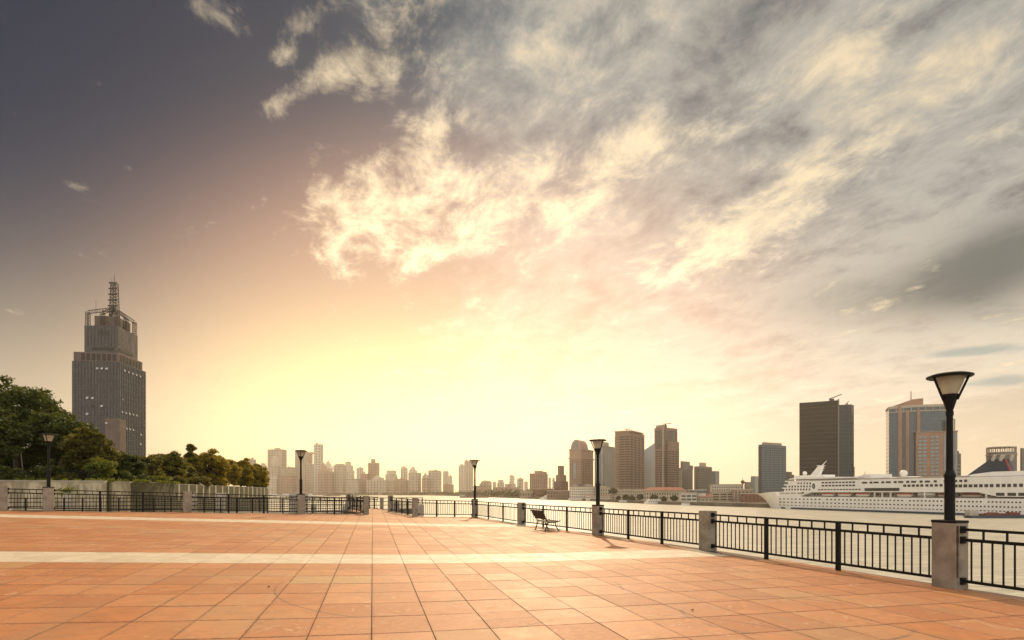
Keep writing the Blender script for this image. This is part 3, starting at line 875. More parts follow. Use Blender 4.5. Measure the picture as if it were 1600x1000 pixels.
tree(398, 724, 766, 16, 112, 'golden tree second from the row end above the niche wall', M['leaf_gold_glow'], 23, TG, size=0.25)
tree(409, 731, 766, 10, 118, 'small golden tree ending the row above the niche wall', M['leaf_gold_glow'], 24, TG, size=0.25)
for i, (px, yt, rp, d, lf, lb) in enumerate((
        (22, 727, 26, 46.5, 'leaf_dark', 'broad bush under the big trees by the wall'),
        (78, 722, 20, 47, 'leaf_dark', 'leafy bush right behind the lamp below the big trees'.replace('right ', '')),
        (104, 738, 12, 46.6, 'leaf_mid', 'small bush between the lamp and the guard rail'),
        (158, 712, 20, 48.5, 'leaf_light', 'bright green bush at the end of the guard rail'),
        (190, 736, 18, 52, 'leaf_dark', 'dark bush on the curved plain wall'),
        (222, 742, 17, 57, 'leaf_dark', 'low dark bush above the wall joint'),
        (247, 743, 16, 60.5, 'leaf_light', 'light green spreading bush overhanging the niche wall'),
        (276, 746, 18, 64, 'leaf_mid', 'arching bush next to the light green one'),
        (310, 744, 18, 72, 'leaf_mid', 'rounded bush in front of the conifer'),
        (345, 748, 16, 84, 'leaf_gold_glow', 'golden bush beneath the golden trees'))):
    tree(px, yt, 757 + (d - 46) * 0.10, rp, d, lb, M[lf], 40 + i, SG, name='leafy_shrub', size=0.13, dens=0.9, trunk=True, cat='shrub')
# weed growing by the wall
tree(105, 755, 775, 13, 41.8, 'thin green sapling growing in front of the weathered wall', M['leaf_light'], 60, SG, name='sapling', size=0.10, dens=0.16, base=-0.9, cat='plant')

def lawn_grass():
    r = random.Random(4); cl = []
    for pts in (W1[1:], W2):
        for (xa, ya), (xb, yb) in zip(pts, pts[1:]):
            n = int(math.hypot(xb - xa, yb - ya) * 2.2)
            for k in range(n):
                s = r.random(); cl.append((xa + (xb - xa) * s, ya + (yb - ya) * s + r.uniform(0.5, 1.6), WT + 0.06, 0.22, 26))
    me = leaf_mesh(cl, 0.11, 5, flat=0.0); me.materials.append(M['leaf_light'])
    o = bpy.data.objects.new('grass', me); COL.objects.link(o)
    tag(o, 'short green grass fringe along the top of the wall', 'grass', kind='stuff')
lawn_grass()

def guard_rail(x0, x1, y, d, label):
    a, b_ = P(x0, y, d), P(x1, y + 3, d + 0.8)
    t = thing('guard_rail', label, 'railing', (a.x, a.y, WT - 0.06), 0, 'pipe rails on the lawn')
    L_ = b_ - a; L_.z = 0
    for h in (0.35, 0.62, 0.86): MB().tube((0, 0, h), (L_.x, L_.y, h), 0.022, n=6).build('pipe', M['iron'], t)
    for k in range(6):
        p = L_ * (k / 5); MB().tube((p.x, p.y, 0), (p.x, p.y, 0.9), 0.025, n=6).build('rail_post', M['iron'], t)
guard_rail(-20, 52, 742, 45.3, 'dark pipe guard rail under the tallest tree')
guard_rail(95, 152, 740, 46.0, 'dark pipe guard rail under the sunlit edge tree')

# ================================================================ glass tower on the near bank
def glass_wall(name, c1, c2, gx, gz_, rough=0.12, spec=0.8, joint=(0.05, 0.045, 0.04), wav=0.25, metal=0.35):
    """curtain wall: panels of slightly differing glass with fine joints, a little uneven"""
    m = bpy.data.materials.new(name); m.use_nodes = True; nt = m.node_tree; b = nt.nodes['Principled BSDF']; L = nt.links.new
    tc = nt.nodes.new('ShaderNodeTexCoord'); sp = nt.nodes.new('ShaderNodeSeparateXYZ'); L(tc.outputs['Object'], sp.inputs[0])
    x, y, z = (E(nt, o) for o in sp.outputs)
    a = (x + y) / gx; c = z / gz_
    cb = nt.nodes.new('ShaderNodeCombineXYZ'); L(a.f('FLOOR').s, cb.inputs[0]); L(c.f('FLOOR').s, cb.inputs[1])
    wn = nt.nodes.new('ShaderNodeTexWhiteNoise'); wn.noise_dimensions = '2D'; L(cb.outputs[0], wn.inputs['Vector'])
    r = E(nt, wn.outputs['Value'])
    col = mixc(nt, r * 0.45 + 0.25, c1, c2)
    fa, fc = a.f('FRACT'), c.f('FRACT')
    jt = E.op(nt, 'MAXIMUM', fa.step(0.06, 0.10, 1, 0), fc.step(0.08, 0.14, 1, 0))
    col = mixc(nt, jt * 0.7, col, joint)
    L(col, b.inputs['Base Color'])
    b.inputs['Metallic'].default_value = metal; b.inputs['Specular IOR Level'].default_value = spec
    L((jt * 0.4 + rough).s, b.inputs['Roughness'])
    n, _ = noise(nt, tc.outputs['Object'], 0.06, 3, 0.55)
    bn = nt.nodes.new('ShaderNodeBump'); bn.inputs['Strength'].default_value = wav; bn.inputs['Distance'].default_value = 1.5
    L((n + r * 0.006).s, bn.inputs['Height']); L(bn.outputs[0], b.inputs['Normal'])
    return m
M['tower_glass'] = glass_wall('tower_glass', (0.040, 0.035, 0.034), (0.095, 0.088, 0.088), 1.6, 1.85, 0.14, spec=0.5, wav=0.35, metal=0.3)
M['tower_stone'] = mat('tower_stone', (0.12, 0.085, 0.07), (0.16, 0.115, 0.095), 0.3, 0.6)
M['dark_gap'] = mat('dark_gap', (0.03, 0.024, 0.02), None, rough=0.6)
M['pane_bright'] = mat('pane_bright', (0.45, 0.45, 0.44), None, rough=0.25, spec=0.8)
M['steel'] = mat('steel', (0.055, 0.045, 0.04), (0.035, 0.028, 0.025), 1, 0.6)
M['mullion'] = mat('mullion', (0.075, 0.078, 0.082), None, rough=0.4)
def near_tower():
    th = math.radians(-5.5); d = 300.0; C = P(187, 769, d)
    t = thing('glass_tower', 'tall grey glass office tower with stepped crown and lattice mast', 'building', (C.x, C.y, WT - 0.3), -th)
    b0 = -(WT - 0.3)
    t.scale = (0.75, 0.75, 0.75)
    def Z(z): return z + b0
    MB().box(-31, 0, 0, 34, -2, Z(92)).build('lower_block', M['tower_glass'], t)
    MB().box(-0.2, 0.12, 0.3, 33.7, Z(0), Z(91.6)).build('side_curtain_wall', glass_wall('tower_side_sky_tint', (0.036, 0.050, 0.060), (0.08, 0.105, 0.12), 1.6, 1.85, 0.14, spec=0.5, wav=0.3, metal=0.3), t)  # bluish sky reflection of this face put into its glass colour
    MB().box(-9.5, 0.25, -0.3, 7.5, -2, Z(52.5)).build('corner_pier', M['tower_stone'], t)
    MB().box(-30.6, -1.0, 1.0, 31, Z(92), Z(98.5)).build('colonnade_storey', M['tower_stone'], t)
    MB().box(-24.8, -2.8, 3, 28, Z(98.5), Z(117.5)).build('upper_block', M['tower_glass'], t)
    MB().box(-20.5, -6.0, 7, 24.5, Z(117.5), Z(125.5)).build('plant_storey', M['tower_stone'], t)
    me = unit_box(M['dark_gap'], 'colonnade_opening')
    for k in range(7): part('colonnade_opening', me, t, (-24.5 + 3.4 * k, 1.0, Z(95.2)), scale=(2.1, 0.5, 4.6))
    for k in range(7): part('colonnade_opening', me, t, (-1.0, 4.0 + 4.0 * k, Z(95.2)), scale=(0.5, 2.4, 4.6))
    part('dark_band', me, t, (-12.5, 3.0, Z(101.5)), scale=(14, 0.5, 2.0)); part('dark_band', me, t, (-2.8, 13, Z(101.5)), scale=(0.5, 17, 2.2))
    part('dark_band', me, t, (-12, 3.0, Z(112.5)), scale=(9, 0.4, 3.6)).scale = (7, 0.3, 3.2)
    pb = unit_box(M['pane_bright'], 'open_window')
    def win(face, u, z, s=1.55, dark=False):
        if face == 0: part('open_window', me if dark else pb, t, (u, -0.35, Z(z)), (math.radians(-22), 0, 0), (s, 0.12, s))
        else: part('open_window', me if dark else pb, t, (0.35, u, Z(z)), (0, math.radians(-22), 0), (0.12, s, s))
    for u in (-14.5, -11.5, -8.3): win(0, u, 87.0)
    for u in (-21, -17.5): win(0, u, 66.5)
    for u, dk in ((-17.5, True), (-11.6, False)): win(0, u, 61, dark=dk)
    for u, z in ((-21, 55.5), (-8.5, 49.5)): win(0, u, z)
    for k in range(5): win(1, 5.5 + 5.0 * k, 87.0)
    for k in range(5): win(1, 2.5 + 4.6 * k, 57.5)
    for k in range(3): win(1, 8.0 + 4.2 * k, 46.5)
    for u, z, dk in ((3.0, 66.5, True), (30, 51.5, True), (26.5, 44.0, False), (26, 37.0, False)): win(1, u, z, dark=dk)
    ml = MB()
    for k in range(1, 15):
        x = -31 + 31 * k / 15
        if x < -9.6: ml.box(x - .07, x + .07, -.26, .1, Z(4), Z(91.8))
        else: ml.box(x - .07, x + .07, -.26, .1, Z(52.6), Z(91.8))
    for k in range(1, 16):
        y = 34 * k / 16; ml.box(-.1, .42, y - .07, y + .07, Z(52.6) if y < 7.6 else Z(4), Z(91.5))
    for k in range(1, 24):
        z = 92 * k / 24; ml.box(-31, -9.6 if z < 53 else 0, -.2, .1, Z(z) - .16, Z(z) + .16); ml.box(-.1, .3, 7.6 if z < 53 else .2, 33.8, Z(z) - .16, Z(z) + .16)
    for k in range(1, 10): x = -24.8 + 22 * k / 10; ml.box(x - .1, x + .1, 2.75, 3.1, Z(103), Z(117))
    stuff(ml.build('mullions', M['mullion'], t))
    # lattice crown
    cr = MB(); zt, zb_ = Z(127), Z(117.5)
    cs = [(-23.4, 4.4), (-4.2, 4.4), (-4.2, 26.6), (-23.4, 26.6), (-4.2, 15.5), (-13.8, 4.4)]
    top = Vector((-11.5, 14.5, Z(134)))
    for (x, y) in cs:
        for dx in (-1.0, 1.0):
            for dy in (-1.0, 1.0): cr.tube((x + dx, y + dy, zb_), (x + dx, y + dy, zt), 0.22, n=5)
        for k in range(8):
            z = zb_ + (zt - zb_) * k / 7
            for a, b_ in (((-1, -1), (1, -1)), ((1, -1), (1, 1)), ((1, 1), (-1, 1)), ((-1, 1), (-1, -1))):
                cr.tube((x + a[0], y + a[1], z), (x + b_[0], y + b_[1], z + 0.0), 0.16, n=4)
        e = Vector((x, y, zt))
        for o_ in (-1.1, 1.1):
            cr.tube(e + Vector((0, 0, o_)), top + Vector((0, 0, o_ - 1)), 0.26, n=5)
        for k in range(10):
            p = e.lerp(top + Vector((0, 0, -1)), k / 10); q = e.lerp(top + Vector((0, 0, -1)), (k + 1) / 10)
            cr.tube(p + Vector((0, 0, -1.1)), q + Vector((0, 0, 1.1)), 0.16, n=4)
    cr.build('lattice_crown', M['steel'], t)
    ms = MB(); s0, s1 = 2.3, 1.6; z0, z1 = Z(124), Z(151)
    for sx in (-1, 1):
        for sy in (-1, 1): ms.tube((-11.5 + sx * s0, 14.5 + sy * s0, z0), (-11.5 + sx * s1, 14.5 + sy * s1, z1), 0.26, n=5)
    for k in range(14):
        f = k / 13; z = z0 + (z1 - z0) * f; s = s0 + (s1 - s0) * f + 0.25
        for a, b_ in (((-s, -s), (s, -s)), ((s, -s), (s, s)), ((s, s), (-s, s)), ((-s, s), (-s, -s))):
            ms.tube((-11.5 + a[0], 14.5 + a[1], z), (-11.5 + b_[0], 14.5 + b_[1], z), 0.2, n=4)
            if k < 13: ms.tube((-11.5 + a[0], 14.5 + a[1], z), (-11.5 + b_[0], 14.5 + b_[1], z + (z1 - z0) / 13), 0.13, n=4)
        if k % 2: ms.box(-11.5 - s - 1.0, -11.5 + s + 1.0, 14.5 - s, 14.5 - s + 0.3, z - 0.5, z + 0.5)
    ms.build('lattice_mast', M['steel'], t)
    MB().tube((-11.5, 14.5, Z(150)), (-11.5, 14.5, Z(158)), 0.28, 0.10, 6).tube((-12.9, 14.0, Z(150)), (-12.9, 14.0, Z(155)), 0.16, 0.08, 5).tube((-19, 6, Z(126)), (-19, 6, Z(136)), 0.14, 0.08, 5).build('aerial', M['steel'], t)
near_tower()

# ================================================================ buildings on the far bank
def facade_mat(name, c, c2, win, wx, wz, fx=0.55, fz=0.5, rough=0.7, gloss=0.25):
    """far facade whose windows are too small to tell apart: masonry and glass as colour"""
    m = bpy.data.materials.new(name); m.use_nodes = True; nt = m.node_tree; b = nt.nodes['Principled BSDF']; L = nt.links.new
    tc = nt.nodes.new('ShaderNodeTexCoord'); sp = nt.nodes.new('ShaderNodeSeparateXYZ'); L(tc.outputs['Object'], sp.inputs[0])
    x, y, z = (E(nt, o) for o in sp.outputs)
    a = ((x + y) / wx).f('FRACT'); k = (z / wz).f('FRACT')
    w = (a - 0.5).f('ABSOLUTE').step(fx / 2 - 0.05, fx / 2 + 0.05, 1, 0) * (k - 0.5).f('ABSOLUTE').step(fz / 2 - 0.05, fz / 2 + 0.05, 1, 0)
    g = nt.nodes.new('ShaderNodeNewGeometry'); n, _ = noise(nt, g.outputs['Position'], 0.05, 4, 0.6)
    nn = E(nt, vec(nt, 'DOT_PRODUCT', g.outputs['Normal'], (0, 0, 1))).f('ABSOLUTE').step(0.5, 0.6, 1, 0)
    w = w * nn
    col = mixc(nt, w, mixc(nt, n.step(0.35, 0.65), c, c2), win)
    L(col, b.inputs['Base Color']); L((w * (gloss - rough) + rough).s, b.inputs['Roughness'])
    return m
C_ = {
 'pink': ((0.40, 0.27, 0.20), (0.34, 0.23, 0.17)), 'tan': ((0.38, 0.30, 0.23), (0.32, 0.25, 0.19)), 'brown': ((0.25, 0.165, 0.125), (0.20, 0.135, 0.10)),
 'grey': ((0.20, 0.185, 0.165), (0.16, 0.15, 0.135)), 'pale': ((0.52, 0.45, 0.36), (0.44, 0.38, 0.30)), 'blue': ((0.13, 0.155, 0.165), (0.10, 0.125, 0.135)),
 'dark': ((0.055, 0.055, 0.052), (0.075, 0.072, 0.066)), 'brick': ((0.26, 0.12, 0.075), (0.21, 0.10, 0.065)), 'white': ((0.66, 0.60, 0.50), (0.56, 0.50, 0.42)),
 'cream': ((0.50, 0.42, 0.31), (0.43, 0.36, 0.27))}
for k_, (a_, b_) in C_.items():
    M['w_' + k_] = mat('wall_' + k_, a_, b_, 0.05, 0.8)
    M['f_' + k_] = facade_mat('facade_' + k_, a_, b_, tuple(v * 0.28 for v in a_), 15.0, 12.0)
M['glass_dark'] = mat('glass_dark', (0.035, 0.042, 0.045), (0.06, 0.068, 0.07), 0.15, 0.15, spec=0.9, metal=0.2)
M['glass_blue'] = mat('glass_blue', (0.06, 0.085, 0.10), (0.09, 0.12, 0.135), 0.1, 0.12, spec=0.9, metal=0.3)
M['glass_pale'] = mat('glass_pale', (0.17, 0.20, 0.21), (0.22, 0.25, 0.255), 0.1, 0.15, spec=0.9, metal=0.3)
M['roof_red'] = mat('roof_red', (0.34, 0.11, 0.065), (0.27, 0.085, 0.05), 0.3, 0.85)
M['roof_dark'] = mat('roof_dark', (0.07, 0.055, 0.05), (0.10, 0.08, 0.07), 0.2, 0.8)
M['terracotta'] = mat('terracotta', (0.40, 0.24, 0.165), (0.34, 0.20, 0.14), 0.1, 0.75)

def corner(x0, xc, x1, d, th):
    """corner building: pixel columns of left edge, near corner and right edge -> corner point and face lengths"""
    th = math.radians(th); cx = X_(xc, d); u0, u1 = (x0 - CX) / FPX, (x1 - CX) / FPX
    L1 = (cx - u0 * d) / (math.cos(th) + u0 * math.sin(th)) if xc > x0 else 0
    den = math.sin(th) - u1 * math.cos(th)
    L2 = (u1 * d - cx) / den if xc < x1 and den > 0.02 else 0
    return cx, L1, L2, th
class Bld:
    """a building standing on the far quay; local x runs along the front (left end -L1 .. corner 0), y along the side"""
    def __init__(s, name, label, x0, xc, x1, d, th=20, depth=None, base=QZ, group='buildings on the far bank', cat='building'):
        cx, s.L1, s.L2, s.th = corner(x0, xc, x1, d, th)
        if s.L1 <= 0: s.L1 = depth or 20
        if s.L2 <= 0: s.L2 = depth or 20
        s.d, s.base = d, base
        s.t = thing(name, label, cat, (cx, d, base), -s.th, group)
    def h(s, y): return Z_(y, s.d) - s.base
    def box(s, nm, m, x0, x1, y0, y1, z0, z1, parent=None): return MB().box(x0, x1, y0, y1, z0, z1).build(nm, m, parent or s.t)
    def body(s, m, ytop, nm='wall'):
        s.H = s.h(ytop); return s.box(nm, m, -s.L1, 0, 0, s.L2, -2, s.H)
    def grid(s, m, nx, ny, z0, z1, nz, fx=0.6, fz=0.55, nm='window_grid', pr=0.25, faces='fs', x0=None, x1=None, y0=None, y1=None, yo=0.0, xo=0.0):
        """rows of windows set on the front (f) and side (s): small, joined"""
        mb = MB(); dz = (z1 - z0) / nz
        X0, X1 = (-s.L1 if x0 is None else x0), (0 if x1 is None else x1)
        Y0, Y1 = (0 if y0 is None else y0), (s.L2 if y1 is None else y1)
        for k in range(nz):
            za = z0 + dz * (k + 0.5 - fz / 2); zb = za + dz * fz
            if 'f' in faces:
                w = (X1 - X0) / nx
                for i in range(nx):
                    xa = X0 + w * (i + 0.5 - fx / 2); mb.box(xa, xa + w * fx, yo - pr, yo + 0.3, za, zb)
            if 's' in faces:
                w = (Y1 - Y0) / ny
                for i in range(ny):
                    ya = Y0 + w * (i + 0.5 - fx / 2); mb.box(xo - 0.3, xo + pr, ya, ya + w * fx, za, zb)
        return stuff(mb.build(nm, m, s.t))

# ---- towers behind the riverside street
b = Bld('arched_tower', 'tan stone tower with a rounded arched crown', 889.5, 908, 927, 900, 32)
b.body(M['w_pink'], 703)
b.grid(M['dark_gap'], 6, 8, 12, b.H - 16, 18, 0.42, 0.62); b.box('cornice', M['w_tan'], -b.L1 - 1.2, 1.2, -1.2, b.L2 + 1.2, b.H - 14, b.H - 12)
b.box('cornice', M['w_tan'], -b.L1 - 1.0, 1.0, -1.0, b.L2 + 1.0, b.H, b.H + 1.8)
def arch_crown(b):
    z0 = b.H + 1.8; zt = b.h(686); r = (zt - z0); w = b.L1 * 0.5
    poly = [(-b.L1 * 0.97 + b.L1 * 0.94 * k / 12, z0 + r * math.sin(math.pi * k / 12) ** 0.55) for k in range(13)]
    MB().prism_y(poly, b.L2 * 0.06, b.L2 * 0.62).build('arched_roof', M['w_pink'], b.t)
    MB().box(-b.L1 * 0.62, -b.L1 * 0.38, b.L2 * 0.06 - 0.6, b.L2 * 0.06 + 0.5, z0, z0 + r * 0.9).build('crown_window', M['glass_pale'], b.t)
    MB().box(-b.L1 * 0.6, -b.L1 * 0.42, -0.6, 0.4, 30, b.H - 20).build('window_strip', M['glass_pale'], b.t)
arch_crown(b)
b = Bld('office_tower', 'grey tower with pale glass strip half hidden by the towers lamp', 929, 944, 961, 1010, 32)
b.body(M['w_grey'], 696); b.grid(M['glass_pale'], 3, 5, 12, b.H - 8, 30, 0.5, 0.6); b.box('parapet', M['w_tan'], -b.L1, -b.L1 * 0.2, 1, b.L2 * .6, b.H, b.H + 7)
b.box('window_strip', M['glass_pale'], -b.L1 * 0.3, -b.L1 * 0.1, -0.8, 0.4, 10, b.H - 4)
b = Bld('round_cornered_tower', 'broad brown tower with balconies at its rounded corner', 961, 984, 1007, 860, 34)
b.body(M['w_brown'], 674); b.grid(M['dark_gap'], 3, 3, 12, b.H - 6, 22, 0.9, 0.42, pr=0.3, faces='f'); b.grid(M['dark_gap'], 1, 4, 12, b.H - 6, 22, 0.55, 0.55, nm='side_window_grid', faces='s')
b.box('roof_slab', M['w_tan'], -b.L1 - 1, 3, -1, b.L2 * .8, b.H, b.H + 1.6)
mb = MB()
for k in range(36): mb.lathe([(4.2, 12 + (b.H - 18) * k / 36), (4.2, 13.4 + (b.H - 18) * k / 36)], 12, (-b.L1 + 3, 1.5, 0))
stuff(mb.build('corner_balconies', M['w_pink'], b.t)); MB().bar((-b.L1 * .5, 4, b.H + 4.5), (-b.L1 * .15, 10, b.H + 4.5), 1, 1.0).box(-b.L1 * .33, -b.L1 * .3, 6, 7, b.H + 1, b.H + 4.5).build('roof_crane', M['steel'], b.t)
b = Bld('slanted_tower', 'pale blue glass tower with a slanted roof between two brown towers', 1006, 1026, 1034, 1120, 25)
h0, h1 = b.h(703), b.h(690)
MB().prism_y([(-b.L1, -2), (0, -2), (0, h1), (-b.L1, h0)], 0, b.L2).build('wall', glass_wall('slant_glass', (0.20, 0.235, 0.25), (0.25, 0.28, 0.29), 3, 4, wav=0.1), b.t)
b = Bld('slim_tower', 'tall slim brown residential tower with a rooftop crane', 1023.5, 1036, 1058.5, 800, 52)
b.body(M['w_brown'], 667.5); b.grid(M['glass_dark'], 3, 4, b.H * .70, b.H - 4, 14, 0.9, 0.7, nm='upper_window_grid'); b.grid(M['dark_gap'], 2, 4, 10, b.H * .68, 18, 0.8, 0.5, xo=2.2, y0=None)
b.box('pilaster', M['w_tan'], -0.9, 0.9, -0.9, 0.9, 0, b.H); b.box('pilaster', M['w_tan'], -b.L1 - .5, -b.L1 + 0.9, -0.9, 0.9, 0, b.H)
b.box('lower_wing', M['w_brown'], -1, 2.2, b.L2 * .25, b.L2 * 1.03, 0, b.h(689)); b.box('parapet', M['w_tan'], -b.L1 * .95, -b.L1 * .05, 1, b.L2 * .3, b.H, b.H + 3.6)
MB().bar((-3, 4, b.H + 5), (5, 12, b.H + 5.5), 0.9, 0.9).box(-1, 0.2, 5, 6.2, b.H, b.H + 5).build('roof_crane', M['steel'], b.t)
b = Bld('stepped_block', 'grey-green stepped apartment block beside the slim tower', 1057, 1066, 1082.5, 900, 40)
b.body(M['w_grey'], 731); b.box('upper_storeys', M['w_grey'], -b.L1 * .4, 0.3, 2, b.L2 * .7, b.H, b.h(720.5)); b.box('upper_storeys', M['w_blue'], -2, 0.5, b.L2 * .7, b.L2, b.H - 2, b.h(726))
b.grid(M['w_white'], 4, 1, 8, b.H - 2, 18, 0.5, 0.55, faces='f'); b.grid(M['dark_gap'], 1, 5, 8, b.H - 2, 12, 0.5, 0.5, nm='side_window_grid', faces='s')
b = Bld('apartment_block', 'grey-brown apartment block with a pale box on its roof', 1084.5, 1092, 1112.5, 860, 48)
b.body(M['w_grey'], 728.5); b.box('roof_box', M['w_cream'], -4, 0, b.L2 * .2, b.L2 * .55, b.H, b.h(722.5))
b.grid(M['dark_gap'], 3, 7, 8, b.H - 3, 11, 0.5, 0.55); b.box('stair_panel', M['w_brown'], -b.L1 * .9, -b.L1 * .6, -.5, .3, 0, b.H)
b = Bld('blue_block', 'small blue glass block behind the apartment block', 1110, 1118, 1124, 1000, 45)
b.body(glass_wall('blue_block_glass', (0.14, 0.19, 0.22), (0.19, 0.24, 0.27), 3, 4, wav=0.1), 736)
b = Bld('blue_block', 'low pale blue glass block beside the dark slab tower', 1173, 1180, 1190, 900, 40)
b.body(glass_wall('blue_block_glass2', (0.17, 0.21, 0.23), (0.22, 0.26, 0.27), 3, 4, wav=0.1), 744)
b = Bld('grey_block', 'low grey block stepping up towards the dark slab tower', 1163, 1168, 1176, 860, 40); b.body(M['f_grey'], 753)
b = Bld('slab_tower', 'dark blue-grey slab tower with fine horizontal glazing bands', 1185, 1190, 1228.5, 580, 62)
b.body(M['w_blue'], 694.5); b.grid(M['glass_dark'], 3, 1, 8, b.H - 2, 34, 0.7, 0.5, pr=.5, faces='f'); b.grid(M['glass_blue'], 1, 6, 8, b.H - 2, 20, 0.88, 0.5, nm='side_window_grid', faces='s')
b.box('roof_storey', M['w_tan'], -b.L1 * .8, -1, b.L2 * .12, b.L2 * .85, b.H, b.h(690.5))
b = Bld('dark_block', 'small dark round-topped block between slab tower and black glass tower', 1226, 1232, 1241, 980, 40); b.body(M['w_dark'], 741); b.box('roof_storey', M['w_dark'], -b.L1 * .7, 0, 2, b.L2 * .6, b.H, b.h(737))

# black glass tower with curved front
def black_tower():
    d = 610.0; k_ = 0.77; C = P(1310, 769, d); t = thing('black_glass_tower', 'wide black glass tower with a curved front and roof crane', 'building', (C.x, C.y, QZ), math.radians(-30), 'buildings on the far bank')
    u0 = (1249 - CX) / FPX; th = math.radians(30)
    L1 = (C.x - u0 * d) / (math.cos(th) + u0 * math.sin(th)); u1 = (1327.5 - CX) / FPX
    H0, H1 = Z_(625, d) - QZ, Z_(632.5, d) - QZ
    n = 14; front = [(-L1 + L1 * k / n, -4.5 * k_ * math.sin(math.pi * k / n)) for k in range(n + 1)]
    gm = glass_wall('black_glass', (0.016, 0.018, 0.019), (0.035, 0.038, 0.040), 2.6, 4.0, 0.30, spec=0.12, wav=0.15, metal=0.0)
    m = MB()
    poly = front + [(0, 17), (-L1, 17)]
    N = len(poly); vs = [(x, y, -2) for x, y in poly] + [(x, y, H0 - 2.3 * (1 - 2 * abs((x + L1) / L1 - 0.5)) ) for x, y in poly]
    m.add(vs, [tuple(range(N, 2 * N))] + [(k, (k + 1) % N, (k + 1) % N + N, k + N) for k in range(N)])
    m.build('curved_wall', gm, t)
    md = MB()
    for k in range(1, 23):
        z = H0 * k / 23.5
        for (xa, ya), (xb, yb) in zip(front, front[1:]): md.bar((xa, ya - 0.15, z), (xb, yb - 0.15, z), 0.5, 0.55)
    stuff(md.build('floor_ledges', M['w_dark'], t))
    L2 = 23.0
    dx = L2 * 0.52
    MB().prism([(0.4, 1.2), (dx, 3.5), (dx + 2.3, 11), (dx, 18), (0.4, 18)], -2, H1).build('side_wing', glass_wall('wing_glass', (0.022, 0.036, 0.042), (0.045, 0.065, 0.072), 3, 4.0, 0.2, spec=0.3, wav=0.1), t)
    MB().box(-0.5, 0.8, -0.8, 1.0, 0, H0 + 1).build('edge_fin', M['w_grey'], t)
    MB().bar((-9, 5, H0 + 2.3), (3, 5, H0 + 6.5), .8, .8).box(-8.5, -4, 3, 6, H0 - 2, H0 + 2.3).build('roof_crane', M['steel'], t)
    MB().box(dx - 5.5, dx - 3, 6, 9, H1, H1 + 2).tube((dx - 5, 6, H1), (dx - 2.5, 6, H1 + 4), 0.4, n=5).build('roof_plant', M['w_pale'], t)
black_tower()
b = Bld('banded_block', 'small pale banded block behind the black glass tower', 1322, 1328, 1335.5, 700, 40); b.body(M['w_tan'], 728); b.grid(M['glass_dark'], 1, 1, 6, b.H - 1, 12, 1.0, 0.5)

